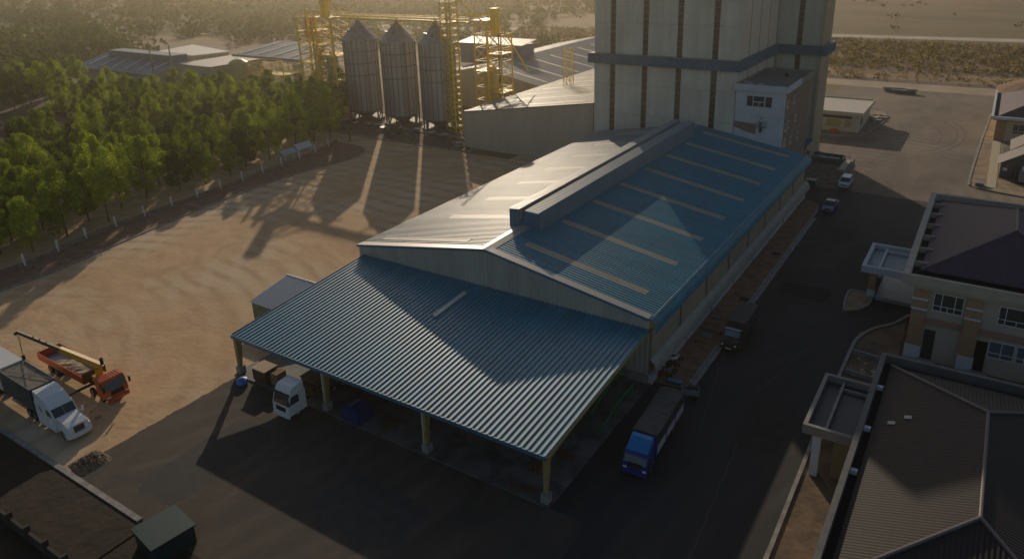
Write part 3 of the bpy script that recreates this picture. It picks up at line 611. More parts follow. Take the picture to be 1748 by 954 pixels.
person(-35.7, 137.8, 12.58, rad(90), 'worker in a pale shirt standing in the cradle hanging on the white wall', M('shirt_pale', (.6, .58, .5), rough=.9), M('trousers_dark', (.04, .04, .05), rough=.9))

# ================================================================== GREY SIDE BUILDING
D = thing('side_building', 'beige clad building with a single weathered sloping roof left of the tower', 'building', (-88, 138.6, 0))
dx0, dx1, dz0, dz1 = -105.5, -70.9, 8.7, 13.8
B().corr((dx0 - .2, 138.4, dz0), (dx1 - dx0 + .2, 0, dz1 - dz0), (0, 74, 0), .6, .07, seg=2).obj('roof', M('sunlit_roof2', (.28, .26, .23), (.36, .32, .26), .3, rough=.5, spec=.45, stretch=(.05, 1, 1)), D)
bb = B(); n = 60; prev = None
for i in range(n * 4 + 1):
    x = dx0 + (dx1 - dx0) * i / (n * 4); dy = (0, 0, 1, 1)[i % 4] * -.04; r_ = (bb.bm.verts.new((x, 138.6 + dy, 0)), bb.bm.verts.new((x, 138.6 + dy, dz0 + (x - dx0) * (dz1 - dz0) / (dx1 - dx0) - .05)))
    if prev: bb.bm.faces.new((prev[0], r_[0], r_[1], prev[1]))
    prev = r_
bb.obj('front_wall', M('side_building_clad', (.50, .44, .35), (.45, .39, .31), .5, rough=.55, stretch=(1, 1, .1)), D)
B().corr((dx0, 138.6, 0), (0, 0, dz0), (0, 73.5, 0), .6, .04).obj('side_wall', MATS['side_building_clad'], D)
B().prism([(dx0 - .3, dz0 - .12), (dx1, dz1 - .12), (dx1, dz1 + .12), (dx0 - .3, dz0 + .12)], 138.2, 138.34, 'y').obj('bargeboard', M('brown_trim', (.16, .13, .11), rough=.6), D)
for k in range(8):
    y = 142 + k * 8.6; xa, xb = -101, -75; bb = B(); z = lambda x: dz0 + (x - dx0) * (dz1 - dz0) / (dx1 - dx0) + .1
    bb.corr((xa, y, z(xa)), (xb - xa, 0, z(xb) - z(xa)), (0, 1.1, 0), .36, .03); bb.obj('skylight', M('skylight_pale', (.6, .53, .4), rough=.4), D)
# small yellow lattice mast on its roof
def lattice(par, x0, x1, y0, y1, z0, z1, n, leg=.12, br=.06, mat=steel_y, platforms=(), xb=True):
    for x in (x0, x1):
        for y in (y0, y1): B().bar((x, y, z0), (x, y, z1), leg, 4).obj('leg', mat, par)
    bb = B(); h = (z1 - z0) / n
    for i in range(n):
        a, c = z0 + i * h, z0 + (i + 1) * h
        for (p, q) in (((x0, y0), (x1, y0)), ((x1, y0), (x1, y1)), ((x1, y1), (x0, y1)), ((x0, y1), (x0, y0))):
            bb.bar((*p, c), (*q, c), br)
            bb.bar((*p, a), (*q, c), br * .8)
            if xb: bb.bar((*q, a), (*p, c), br * .8)
    bb.obj('bracing', mat, par)
    for z in platforms:
        B().box(x0 - .3, x1 + .3, y0 - .3, y1 + .3, z, z + .12).obj('platform', mat, par)
        bb = B()
        for (p, q) in (((x0, y0), (x1, y0)), ((x1, y0), (x1, y1)), ((x1, y1), (x0, y1)), ((x0, y1), (x0, y0))): bb.bar((*p, z + 1.1), (*q, z + 1.1), .05); bb.bar((*p, z + .6), (*q, z + .6), .04)
        bb.obj('handrail', mat, par)
t = thing('roof_mast', 'short yellow lattice mast standing on the sloping roof beside the tower', 'mast', (-95, 171, 10.2))
lattice(t, -96, -94, 170.2, 172.2, 10.0, 20, 5, .09, .05)

# building behind, with a raised roof box
G_ = thing('rear_building', 'far grey-roofed hall with pale skylight strips and a boxy raised vent', 'building', (-128, 182, 0))
gy0, gy1 = 177, 262; gx0, gx1, grid, gze, gzr = -150, -107, -128.5, 8.0, 12.2
for xa, xb in ((gx1, grid), (gx0, grid)):
    B().corr((xa, gy0, gze), (xb - xa, 0, gzr - gze), (0, gy1 - gy0, 0), .8, .07).obj('roof_slope', M('rear_roof', (.22, .235, .25), (.26, .26, .26), .2, rough=.5), G_)
    B().prism([(gx0, 0), (gx1, 0), (gx1, gze - .05), (grid, gzr - .1), (gx0, gze - .05)], gy0 + .3 if xa == gx1 else gy1 - .6, gy0 + .6 if xa == gx1 else gy1 - .3, 'y').obj('end_wall', MATS['side_building_clad'], G_)
    B().box(xa - .1, xa + .1, gy0 + .6, gy1 - .6, 0, gze - .1).obj('side_wall', MATS['side_building_clad'], G_)
for k in range(8):
    y = gy0 + 5 + k * 9.6; bb = B(); za = gze + .12; xa, xb = gx1 + -1.2, -124
    zz = lambda x: gze + (gx1 - x) * (gzr - gze) / (gx1 - grid) + .1
    bb.face([(xa, y, zz(xa)), (xb, y, zz(xb)), (xb, y + 1.1, zz(xb)), (xa, y + 1.1, zz(xa))]); bb.obj('skylight', MATS['skylight_pale'], G_)
b_ = B(); b_.box(-152, -127.5, 200, 207, 9, 15.6); b_.obj('raised_vent', M('vent_grey', (.20, .21, .25), rough=.5), G_)
b_ = B(); b_.corr((-152.6, 199.2, 15.65), (0, 8.6, 1.0), (25.6, 0, 0), .8, .06); b_.obj('vent_roof', MATS['sunlit_roof2'], G_)

# ================================================================== SILOS
def silo(x, y, lb):
    t = thing('grain_silo', lb, 'silo', (x, y, 0), group='grain silos in a row', world=False)
    r, z0, z1, z2 = 4.55, 3.0, 22.6, 27.3
    n = 72; bb = B(); prev = None
    prof = [(r + (.05 if i % 2 else 0), z0 + (z1 - z0) * i / 46) for i in range(47)]
    bb.lathe(prof, 0, 0, 40, cap=False); bb.obj('shell', silo_m, t)
    bb = B(); bb.lathe([(r + .25, z1 - .1), (r + .1, z1 + .15), (r * .5, z1 + (z2 - z1) * .52), (.6, z2 - .3), (.6, z2 + .15), (0, z2 + .4)], 0, 0, 40); bb.obj('cone_roof', silo_m, t)
    bb = B()
    for i in range(30):
        a = 2 * math.pi * i / 30; bb.bar(((r + .2) * math.cos(a), (r + .2) * math.sin(a), z1 + .12), (.6 * math.cos(a), .6 * math.sin(a), z2 - .2), .07)
    bb.obj('roof_ribs', silo_m, t)
    for i in range(22):
        a = 2 * math.pi * (i + .5) / 22; B().bar(((r + .1) * math.cos(a), (r + .1) * math.sin(a), z0), ((r + .1) * math.cos(a), (r + .1) * math.sin(a), z1), .09).obj('stiffener', silo_d, t)
    for z in (13.0, 16.2, 19.4, z0 + .1): B().lathe([(r + .05, z), (r + .2, z + .02), (r + .2, z + .18), (r + .05, z + .2)], 0, 0, 40, cap=False).obj('hoop', silo_d, t)
    bb = B(); bb.lathe([(r, z0), (1.0, .9), (.5, .5)], 0, 0, 24); bb.obj('hopper', silo_d, t)
    for i in range(10):
        a = 2 * math.pi * i / 10; B().bar(((r - .1) * math.cos(a), (r - .1) * math.sin(a), 0), ((r - .1) * math.cos(a), (r - .1) * math.sin(a), z0 + .1), .22).obj('leg', silo_d, t)
    for a in (-1.9, -1.2, -2.5):
        q = r * .62; bb = B(); bb.bar((q * math.cos(a), q * math.sin(a), z1 + 1.6), (q * math.cos(a), q * math.sin(a), z1 + 2.6), .28, 8); bb.obj('roof_vent', steel, t)
    a = -.55
    bb = B(); cx, cy = (r + .35) * math.cos(a), (r + .35) * math.sin(a)
    for s_ in (-.25, .25): bb.bar((cx, cy + s_, .2), (cx, cy + s_, z1 + .4), .04)
    for i in range(48): bb.bar((cx, cy - .25, .5 + i * .44), (cx, cy + .25, .5 + i * .44), .025)
    bb.obj('ladder', steel, t)
    B().lathe([(r + .5, 0), (r + .5, .9), (r - .3, 1.0), (0, 1.0)], 0, 0, 32).obj('base', conc_d, t)
    return t
silo(-148.9, 150.5, 'leftmost of the three grey grain silos, beside the big yellow frame')
silo(-135.3, 150.6, 'middle one of the three grey grain silos')
silo(-122.2, 150.7, 'rightmost of the three grey grain silos, partly behind the yellow lattice tower')
# yellow steel frames
t = thing('processing_tower', 'large yellow multi-storey steel frame left of the silos', 'steel frame', (-165, 152, 0))
lattice(t, -170.5, -164.5, 148, 155, 0, 28, 11, .24, .12, platforms=(5, 10, 15, 20, 24))
lattice(t, -164.3, -156.6, 148, 155, 0, 28, 11, .24, .12, platforms=(3.5, 10.5, 17.5, 28))
for x, y, r, z0, z1 in ((-163, 153, 1.7, 4, 17), (-168.5, 154, 1.3, 7.2, 20)): B().lathe([(.3, z0 - 1.5), (r, z0), (r, z1), (.3, z1 + 1.2)], x, y, 16).obj('bin', MATS['galvanised_steel'], t)
for x, y in ((-165.5, 150), (-161, 151.5), (-169, 150.5)): B().bar((x, y, .5), (x + .4, y, 30), .35, 8).obj('elevator_leg', steel_y, t)
B().box(-164.8, -162.8, 152, 154, 28.1, 35).obj('elevator_head', steel_y, t)
B().box(-170.6, -168.8, 151, 153, 22, 27.6).obj('machine_housing', steel_o, t)
for s_ in (0, 1): B().bar((-163.8, 153, 33), (-156 + 8 * s_, 153.4, 28 - s_), .16, 6).obj('chute', steel_y, t)
B().box(-165.2, -160.5, 150.5, 156, .1, 7).obj('control_room', yel_wall, t)
t = thing('silo_catwalk', 'long yellow catwalk with a conveyor running above the silo roofs', 'catwalk', (-140, 154, 28))
bb = B(); bb.box(-159, -112, 150.2, 150.35, 27.7, 28.15); bb.box(-159, -112, 151.6, 151.75, 27.7, 28.15); bb.obj('girder', steel_y, t)
B().box(-159, -112, 150.35, 151.6, 27.95, 28.05).obj('walkway', steel_y, t)
B().box(-159, -112, 150.7, 151.2, 28.3, 28.8).obj('conveyor', MATS['yellow_steel'], t)
bb = B()
for y in (150.2, 151.7):
    bb.bar((-159, y, 29.15), (-112, y, 29.15), .05); bb.bar((-159, y, 28.6), (-112, y, 28.6), .04)
    for i in range(24): bb.bar((-159 + i * 2.04, y, 28), (-159 + i * 2.04, y, 29.15), .04)
bb.obj('handrail', steel_y, t)
for x in (-148.9, -135.3, -122.2): B().bar((x, 150.9, 27.4), (x, 150.9, 28.3), .3, 8).obj('drop_pipe', steel_y, t)
for x in (-142.1, -128.8):
    bb = B()
    for dx in (-.7, .7): bb.bar((x + dx, 160.4, 0), (x + dx, 160.4, 28), .13); bb.bar((x + dx, 158.4, 0), (x + dx, 158.4, 28), .13)
    for i in range(14): bb.bar((x - .7, 158.4, 2 * i), (x + .7, 160.4, 2 * i + 2), .07); bb.bar((x + .7, 158.4, 2 * i), (x - .7, 160.4, 2 * i + 2), .07); bb.bar((x - .7, 158.4, 2 * i), (x + .7, 158.4, 2 * i), .06)
    bb.bar((x, 159, 27.8), (x, 151, 27.8), .15)
    bb.obj('support_trestle', steel_y, t)
t = thing('lattice_tower', 'slender yellow lattice tower with bucket elevators in front of the rightmost silo', 'lattice tower', (-117, 150, 0))
lattice(t, -118.6, -115.4, 148.3, 151.2, 0, 33, 20, .17, .09, platforms=(28,))
for x in (-117.7, -116.6): B().bar((x, 149.7, .3), (x, 149.7, 33.5), .28, 6).obj('elevator_leg', M('pale_yellow', (.5, .42, .2), rough=.5), t)
t = thing('yellow_rack', 'yellow steel rack with pipes and a round bin behind the lattice tower', 'steel rack', (-113, 162, 0))
lattice(t, -116.5, -112.6, 159.5, 165, 0, 27.5, 8, .2, .1, platforms=(14.5, 27.5))
lattice(t, -112.6, -108.5, 160, 165, 0, 24, 7, .2, .1, platforms=(9, 19))
B().lathe([(.4, 2), (2.1, 4.6), (2.1, 14), (.5, 15.5)], -113.6, 162.4, 18).obj('round_bin', M('bin_yellow', (.5, .40, .15), rough=.5), t)
B().box(-112.4, -110.6, 161, 163, 24.1, 30.5).obj('elevator_head', steel_y, t)
for a_, c_ in (((-118, 150, 36), (-111, 162, 24)), ((-111.5, 162, 29), (-125, 156, 28.5)), ((-111, 162, 28), (-104, 166, 14))): B().bar(a_, c_, .2, 6).obj('chute', steel_y, t)
for dx in (0, .5, 1.0): B().bar((-119.9 + dx * .8, 153, 0), (-119.9 + dx * .8, 153, 27.5), .1, 6).obj('pipe', steel_y, t)
# debris and spare parts in front of the silos
random.seed(3)
def rubble(name, cx, cy, rx, ry, n, smin, smax, mat, lb, cat, z=.1):
    bb = B()
    for i in range(n):
        x = cx + U(-rx, rx); y = cy + U(-ry, ry); s_ = U(smin, smax); a = U(0, 3.14)
        pts = [(x + s_ * U(.6, 1.2) * math.cos(a + k * 1.57), y + s_ * U(.6, 1.2) * math.sin(a + k * 1.57)) for k in range(4)]
        bb.prism(pts, z, z + s_ * U(.3, 1.1))
    o_ = bb.obj(name, mat); prop(o_, lb, cat); return o_
dm = M('debris_mix', (.20, .17, .14), (.10, .085, .07), .8, rough=.9)
for i, (x, y, lb) in enumerate(((-148, 140.5, 'heap of broken concrete left of the middle silo, near the trees'), (-137, 142.8, 'dark heap of spare parts in front of the middle silo'), (-126, 140.2, 'low rubble heap by the kerb in front of the rightmost silo'), (-113, 141.5, 'rubble heap at the foot of the yellow lattice tower'))):
    o_ = rubble('rubble_heap', x, y, 4.2, 2.2, 46, .15, .7, dm, lb, 'rubble'); o_['kind'] = 'stuff'
random.seed(11)
names = ['left of the others', 'beside the kerb', 'near the middle silo', 'below the middle silo', 'between the middle and right silo', 'near the right silo', 'below the right silo', 'near the lattice tower']
for i in range(8):
    x = -151 + i * 5.2 + U(-.6, .6); y = U(141.8, 144.6); t = thing('machine_part', 'small pale steel hopper part lying on the mud, ' + names[i], 'machine part', (x, y, .1), U(0, 3), 'steel parts lying before the silos', world=False)
    B().lathe([(.35, 0), (.9, .7), (.9, 1.0)], 0, 0, 10).obj('hopper', steel, t); B().box(-1.0, 1.0, -.1, .1, .95, 1.1).obj('frame', MATS['white_paint'], t)
structure('silo_path', B().prism([(-165, 147.3), (-106, 143.8), (-106, 144.9), (-165, 148.5)], .1, .35), kerbm)
# blocks at the corner of the side building
t = prop(B().box(-107.6, -105.9, 137.2, 138.6, 0, 1.3).bevel(.08).obj('concrete_block', conc), 'grey concrete block at the corner of the beige side building', 'concrete block')
rubble('stone_pile', -104, 135.6, 2.2, 1.1, 24, .2, .6, kerbm, 'pale stones piled on the yard kerb beside the side building', 'stone pile', 0)

# ================================================================== LEFT FAR BUILDINGS
t = thing('blue_hall', 'distant blue-roofed hall with a raised ridge vent beyond the trees', 'hall', (-272, 149, 0))
x0, x1, y0, y1, ze, zt = -299, -247, 149, 174, 6, 9.5; ym = 161.5
B().corr((x0, y0 - .5, ze), (0, ym - y0 + .5, zt - ze), (x1 - x0, 0, 0), 1, .08).obj('roof_slope', M('far_blue_roof', (.08, .18, .25), (.11, .21, .28), .1, rough=.5), t)
B().corr((x0, y1 + .5, ze), (0, ym - y1 - .5, zt - ze), (x1 - x0, 0, 0), 1, .08).obj('roof_slope', MATS['far_blue_roof'], t)
B().box(x0, x1 + .3, y0 - .8, y0 - .5, ze - .9, ze + .1).obj('eave_fascia', tower_band, t)
B().prism([(y0, 0), (y1, 0), (y1, ze - .1), (ym, zt - .1), (y0, ze - .1)], x0 + .5, x1 - .2, 'x').obj('walls', yel_wall, t)
B().box(x0 + 8, x1 - 3, ym - 3, ym + 3, zt - 1, zt + 1.8).obj('vent_box', M('far_vent', (.04, .13, .18), rough=.5), t)
for k in range(6): B().prism([(y0 + 2, 6.7), (ym - 3.2, 9.0), (ym - 3.2, 9.15), (y0 + 2, 6.85)], x0 + 6 + k * 8, x0 + 7.2 + k * 8, 'x').obj('skylight', M('far_skylight', (.35, .40, .42), rough=.5), t)
t = thing('annex_hall', 'plain tan hall joined to the right end of the distant blue hall', 'hall', (-238, 165, 0))
B().box(-246.9, -228, 158, 180, 0, 8.4).obj('walls', cream, t); B().box(-247, -227.6, 157.8, 180.2, 8.41, 8.8).obj('roof', greyroof, t)
f = B().box(-233, -231, 157.93, 157.99, 3, 6).obj('window', glass, t)
t = thing('flat_white_building', 'far low white flat-roofed building behind the blue hall', 'building', (-300, 202, 0))
B().prism([(-312, 191.5), (-284, 189.7), (-280, 204), (-318, 213)], 0, 5).obj('walls', yel_wall, t); B().prism([(-312.5, 191), (-283.6, 189.2), (-279.5, 204.3), (-318.6, 213.6)], 5.01, 5.5).obj('roof', M('white_roof', (.62, .6, .56), rough=.6), t)
t = thing('yellow_tank', 'round yellow storage tank right of the distant tan hall', 'tank', (-223.5, 166, 0))
B().lathe([(3.2, 0), (3.2, 9.6), (1.5, 10.6), (0, 10.9)], -223.5, 166, 20).obj('shell', M('tank_yellow', (.45, .38, .14), rough=.5), t, smooth=False)
B().lathe([(3.25, 7.9), (3.4, 7.9), (3.4, 8.2), (3.25, 8.2)], -223.5, 166, 20, cap=False).obj('hoop', pale_cl, t)
for x, y, lb in ((-250, 150.5, 'tall thin grey pole left of its twin before the tan hall'), (-236, 149, 'tall thin grey pole right of its twin before the tan hall')):
    o_ = B().bar((x, y, 0), (x, y, 17), .35, 8, .2).obj('tall_pole', steel); prop(o_, lb, 'pole', 'two tall poles by the far hall')
t = thing('open_shed', 'high open-sided shed with a flat blue roof and one white end wall', 'shed', (-226, 190, 0))
x0, x1, y0, y1 = -245.5, -209, 180.5, 203
B().corr((x0, y0, 9.2), (0, y1 - y0, 2.4), (x1 - x0, 0, 0), 1, .08).obj('roof', M('pale_blue_roof', (.20, .27, .33), rough=.5), t)
B().box(x0, x1, y0 - .4, y0, 7.8, 9.4).obj('fascia', tower_band, t)
B().box(-212.5, -208.6, 180.2, 182, 0, 9).obj('end_wall', M('pale_grey_wall', (.40, .42, .38), rough=.7), t)
for k in range(4): B().prism([(y0 + 1, 9.5), (y1 - 1, 11.6), (y1 - 1, 11.75), (y0 + 1, 9.65)], x0 + 3 + k * 9, x0 + 3.7 + k * 9, 'x').obj('skylight', MATS['skylight_pale'], t)
for x in (-244, -235, -226, -217):
    for y in (182, 201): B().bar((x, y, 0), (x, y, 9.2), .25).obj('column', steel_y, t)
t = thing('yellow_rack', 'low yellow steel rack standing under and before the high open shed', 'steel rack', (-215, 172, 0))
lattice(t, -226, -215, 170, 178, 0, 9, 3, .2, .1, platforms=(4.5,)); lattice(t, -214, -203, 168, 176, 0, 9, 3, .2, .1, platforms=(6,))
# low red-roofed houses left beyond the trees
rr = M('rust_roof', (.14, .055, .04), (.10, .045, .035), .5, rough=.7)
for i, (x, y, ln, lb) in enumerate(((-214, 88, 16, 'long low shed with a dark red roof in the clearing left of the trees'), (-226, 100, 12, 'second low dark red roof further back in the clearing'), (-203, 82, 8, 'small tan-roofed hut at the left edge of the clearing'))):
    t = thing('low_shed', lb, 'shed', (x, y, 0), rad(60), world=False)
    B().box(-ln / 2, ln / 2, -3, 3, 0, 2.6).obj('walls', cream, t)
    B().prism([(-3.5, 2.5), (0, 4), (3.5, 2.5), (0, 4.15)], -ln / 2 - .4, ln / 2 + .4, 'x').obj('roof', rr if i < 2 else farroad, t)

# ================================================================== FENCE (left)
fp = smoothpath([(-123.5, 30), (-124.3, 43.9), (-125, 50.6), (-127.9, 60.4), (-129.4, 74.4), (-130.2, 84), (-131.8, 98.5), (-134.1, 115.8), (-137.3, 127.6)], 8)
t = thing('perimeter_fence', 'low concrete wall with leaning white concrete posts along the trees', 'fence', (-130, 80, 0))
strip(B(), fp, .18, .05, .75).obj('wall', M('fence_wall', (.26, .21, .17), (.20, .16, .13), 1, rough=.9), t)
acc = 0; last = Vector(fp[0]); random.seed(4)
for i in range(1, len(fp)):
    p = Vector(fp[i]); d = (p - last).length
    while acc + d >= 5.9:
        q = last + (p - last) * ((5.9 - acc) / d); lx, ly = U(-.1, .1), U(-.1, .1)
        B().bar((q.x, q.y, 0), (q.x + lx, q.y + ly, 2.15), .22, 4, .19).obj('post', M('post_white', (.72, .70, .66), rough=.8), t)
        last = q; acc = 0; d = (p - last).length
    acc += d; last = p
bb = B()
for i in range(len(fp) - 1):
    for z in (1.2, 1.6, 2.0): bb.bar((*fp[i], z), (*fp[i + 1], z), .012, 3)
bb.obj('wires', steel, t)
o_ = thing('solar_rack', 'slatted white panel rack on posts leaning beside the fence near the trees', 'panel rack', (-136, 113, 0))
B().corr((-134.9, 108.6, 1.5), (-1.4, 0, .9), (0, 4.2, 0), .5, .04).obj('panel', M('panel_pale', (.35, .42, .48), rough=.3, spec=.8), o_)
B().corr((-135.1, 113.1, 1.7), (-1.2, 0, 1.2), (0, 4.6, 0), .5, .04).obj('panel', M('panel_white', (.55, .56, .55), rough=.4), o_)
for y in (109.4, 112, 114, 117): B().bar((-135.3, y, 0), (-135.3, y, 1.8), .08).obj('post', whitep, o_)
o_ = prop(B().bar((-134.6, 129.4, 0), (-134.6, 129.4, 2.6), .22, 6).obj('gate_post', woodd), 'dark stubby post at the end of the fence by the yard entrance', 'post')

# ================================================================== TREES
leafA = LEAF('leaves_green', (.07, .15, .010), (.46, .54, .035)); leafB = LEAF('leaves_dark', (.04, .10, .015), (.14, .20, .03))
def tree_mesh(seed, H, Wd, n):
    random.seed(seed); bb = B(); cl = []
    for k in range(22):
        h = random.random() ** .8; z = H * (.18 + .80 * h); env = Wd * (1 - abs(h - .38) ** 1.5 * 1.35) * .5
        a = U(0, 6.28); q = max(.2, env) * math.sqrt(U(.1, 1)); cl.append((q * math.cos(a), q * math.sin(a), z, U(.6, 1.25) * Wd * .2))
    cl.append((0, 0, H * .97, Wd * .12)); cl.append((.2, 0, H * .88, Wd * .15))
    for cx, cy, cz, r in cl:
        for i in range(n):
            v = Vector((random.gauss(0, 1), random.gauss(0, 1), random.gauss(0, 1))).normalized() * r * U(.6, 1.08)
            c = Vector((cx, cy, cz)) + Vector((v.x, v.y, v.z * 1.15)); s_ = U(.08, .19)
            nn = (v.normalized() + Vector((U(-.7, .7), U(-.7, .7), U(-.3, .9)))).normalized(); q = nn.to_track_quat('Z', 'Y'); a = U(0, 3.14)
            e1 = q @ Vector((math.cos(a), math.sin(a), 0)) * s_; e2 = q @ Vector((-math.sin(a), math.cos(a), 0)) * s_ * .7
            bb.face([c - e1, c - e2, c + e1, c + e2])
    return bb, cl
def make_tree(seed, H, Wd, n, mat, name='broadleaf_tree'):
    t = thing(name, 'x', 'tree', world=False); bb, cl = tree_mesh(seed, H, Wd, n)
    me_ = bb; o1 = bpy.data.meshes.new('crown'); me_.bm.to_mesh(o1); me_.bm.free(); o1.materials.append(mat)
    cr = bpy.data.objects.new('crown', o1); COL.objects.link(cr); cr.parent = t
    tb = B(); tb.bar((0, 0, 0), (.1, .05, H * .5), .16, 6, .10); tb.bar((.1, .05, H * .5), (0, 0, H * .93), .10, 6, .03)
    for cx, cy, cz, r in cl[:12]: z0 = max(H * .15, cz - 1.6); tb.bar((.05, .03, z0), (cx * .9, cy * .9, cz), .05, 4, .02)
    tb.obj('trunk', bark, t); return t
protos = [make_tree(20 + i, h, wd * .9, 330, m_) for i, (h, wd, m_) in enumerate(((9.5, 5.2, leafA), (11, 5.6, leafA), (8.2, 4.8, leafA), (10.2, 4.6, leafA), (12, 6.0, leafA), (9, 5.4, leafB)))]
def inpoly(x, y, P):
    c = False; j = len(P) - 1
    for i in range(len(P)):
        if (P[i][1] > y) != (P[j][1] > y) and x < (P[j][0] - P[i][0]) * (y - P[i][1]) / (P[j][1] - P[i][1]) + P[i][0]: c = not c
        j = i
    return c
random.seed(5)
belt = [(-129.5, 30), (-128.5, 46), (-131, 60), (-133, 75), (-134.5, 95), (-138.5, 116), (-142, 130), (-152, 146), (-160, 156), (-178, 158), (-212, 156), (-240, 142), (-240, 108), (-205, 104), (-198, 92), (-188, 74), (-178, 60), (-160, 40), (-150, 22)]
belt2 = [(-205, 60), (-222, 78), (-250, 100), (-262, 140), (-300, 145), (-320, 120), (-290, 80), (-240, 40), (-215, 40)]
used = set(); cnt = 0
def put(x, y, i, s_, lb, grp):
    if i in used: o_ = dup(protos[i])
    else: o_ = protos[i]; used.add(i)
    o_.location = (x, y, 0); o_.rotation_euler = (U(-.04, .04), U(-.04, .04), U(0, 6.28)); o_.scale = (s_ * U(.9, 1.15), s_ * U(.9, 1.15), s_ * U(.85, 1.15)); prop(o_, lb, 'tree', grp); return o_
y = 22.
while y < 162:
    x = -245.
    while x < -126:
        px_, py_ = x + U(-1.9, 1.9), y + U(-1.9, 1.9)
        if inpoly(px_, py_, belt):
            edge = not inpoly(px_ + 6, py_, belt)
            put(px_, py_, random.choice((0, 1, 2, 3, 4, 0, 1, 5)), (U(.95, 1.3) if edge else U(.68, 1.08) if py_ > 95 else U(.75, 1.2)), 'bushy green tree at the edge of the belt, next to the fence' if edge else 'bushy green tree deep in the dense belt behind the fence', 'trees at the edge of the belt by the fence' if edge else 'trees deep in the belt behind the fence'); cnt += 1
        x += 6.3
    y += 6.1
y = 40.
while y < 150:
    x = -320.
    while x < -205:
        px_, py_ = x + U(-3, 3), y + U(-3, 3)
        if inpoly(px_, py_, belt2) and cnt < 292: put(px_, py_, random.choice((1, 4, 5, 5)), U(1., 1.25), 'dark green tree in the far grove beyond the clearing', 'trees in the far grove'); cnt += 1
        x += 10
    y += 9.5
# far woods as one mass, scrub
def scrub(name, pts_fn, n, smin, smax, mat, leaf=5):
    bb = B()
    for i in range(n):
        x, y, s_ = pts_fn(); s_ *= U(smin, smax)
        for k in range(leaf):
            v = Vector((random.gauss(0, .45), random.gauss(0, .45), abs(random.gauss(0, .45)))) * s_; c = Vector((x, y, s_ * .2)) + v
            q = Vector((U(-1, 1), U(-1, 1), U(.1, 1))).normalized().to_track_quat('Z', 'Y'); r = s_ * U(.22, .5) * (8 / max(8, leaf)) ** .5
            m_ = [q @ Vector((math.cos(a), math.sin(a), 0)) * r * U(.6, 1.1) for a in (0, 1.26, 2.5, 3.77, 5.0)]
            bb.face([c + e for e in m_])
    o_ = bpy.data.meshes.new(name); bb.bm.to_mesh(o_); bb.bm.free(); o_.materials.append(mat); ob = bpy.data.objects.new(name, o_); COL.objects.link(ob); ob['kind'] = 'stuff'; return ob
sc = LEAF('scrub_leaves', (.15, .12, .05), (.26, .20, .085)); leafC = LEAF('leaves_far', (.035, .06, .02), (.08, .10, .03))
random.seed(9)
scrub('far_wood', lambda: (U(-1100, -330), U(255, 1000), U(1, 1)), 2600, 4, 9, leafC, 22)
scrub('far_thicket', lambda: (U(-620, -225), U(335, 700), 1), 1700, 2.5, 6, leafC, 16)
scrub('far_shrubs', lambda: (U(-420, -150), U(262, 330), 1), 320, 1.5, 4, leafC, 16)
def farw2():
    while 1:
        x, y = U(-480, -290), U(130, 250)
        if y < 190 + (x + 300) * -.35 and y > 100 and not (x > -322 and y > 140): return x, y, 1
scrub('far_grove', farw2, 230, 6, 9.5, leafC, 70)
scrub('roadside_scrub', lambda: (U(-230, 60), U(298, 375), 1), 6000, .5, 1.6, sc, 6)
scrub('field_scrub', lambda: (U(-500, 60), U(405, 900), 1), 90, 1.2, 3.0, leafC, 14)
scrub('ditch_scrub', lambda: (U(-200, 60), U(272, 300), 1), 900, .5, 1.4, sc, 5)

# ================================================================== GATEHOUSE
t = thing('gatehouse', 'low cream flat-roofed building with a strip of yellow windows beside the upper road', 'gatehouse', (-40, 193.4, 0))
gx0, gx1, gy0, gy1 = -56, -26.5, 193.4, 210.5
B().box(gx0, gx1, gy0, gy1, 0, 4.3).obj('walls', M('gate_cream', (.55, .50, .40), (.50, .45, .36), .4, rough=.8), t)
bb = B(); bb.box(gx0 - .8, gx1 + .9, gy0 - .8, gy0 - .55, 4.31, 5.2); bb.box(gx0 - .8, gx1 + .9, gy1 + .55, gy1 + .8, 4.31, 5.2); bb.box(gx1 + .65, gx1 + .9, gy0 - .55, gy1 + .55, 4.31, 5.2); bb.obj('parapet', MATS['gate_cream'], t)
B().box(gx0 - .8, gx1 + .65, gy0 - .55, gy1 + .55, 4.31, 4.9).obj('roof', M('pale_roof', (.55, .50, .42), rough=.7), t)
yw = M('yellow_blind', (.42, .36, .14), (.36, .31, .13), 2, rough=.4)
for xa, xb in ((-39.3, -37.6), (-36.9, -28.2)): B().box(xa, xb, gy0 - .04, gy0 - .01, 3.35, 3.95).obj('clerestory', glass, t)
for xa, xb in ((-43, -41), (-39, -37.6), (-36.8, -35.2), (-34, -30.6), (-29.7, -28.2)):
    f = B().box(xa, xb, gy0 - .05, gy0 - .012, 1.3, 3.0).obj('window', yw, t)
    bb = B(); bb.box(xa, xb, gy0 - .075, gy0 - .052, 2.1, 2.16); bb.box((xa + xb) / 2 - .03, (xa + xb) / 2 + .03, gy0 - .08, gy0 - .055, 1.3, 3.0); bb.obj('frame', pale_cl, f)
B().box(gx1 + .01, gx1 + .04, 196, 198, 1.2, 3).obj('window', glass_b, t)
o_ = B(); o_.lathe([(.9, .1), (.95, .5), (.8, .9), (.5, 1.0), (0, 1.02)], 0, 0, 14); o2 = o_.obj('red_tub', redp); o2.location = (-31.6, 191.4, 0); prop(o2, 'bright red tub on the kerb in front of the gatehouse', 'tub')
rubble('torn_sheeting', -24.9, 210.5, 1.9, 5.2, 30, .3, 1.0, M('pale_sacks', (.5, .42, .32), (.3, .25, .2), 1, rough=.9), 'pale heap of torn sheeting beside the gatehouse kerb', 'sheeting heap')
t = thing('scrap_heap', 'long low heap of sheet scrap with a pale end on the upper road', 'scrap heap', (-24, 251, 0))
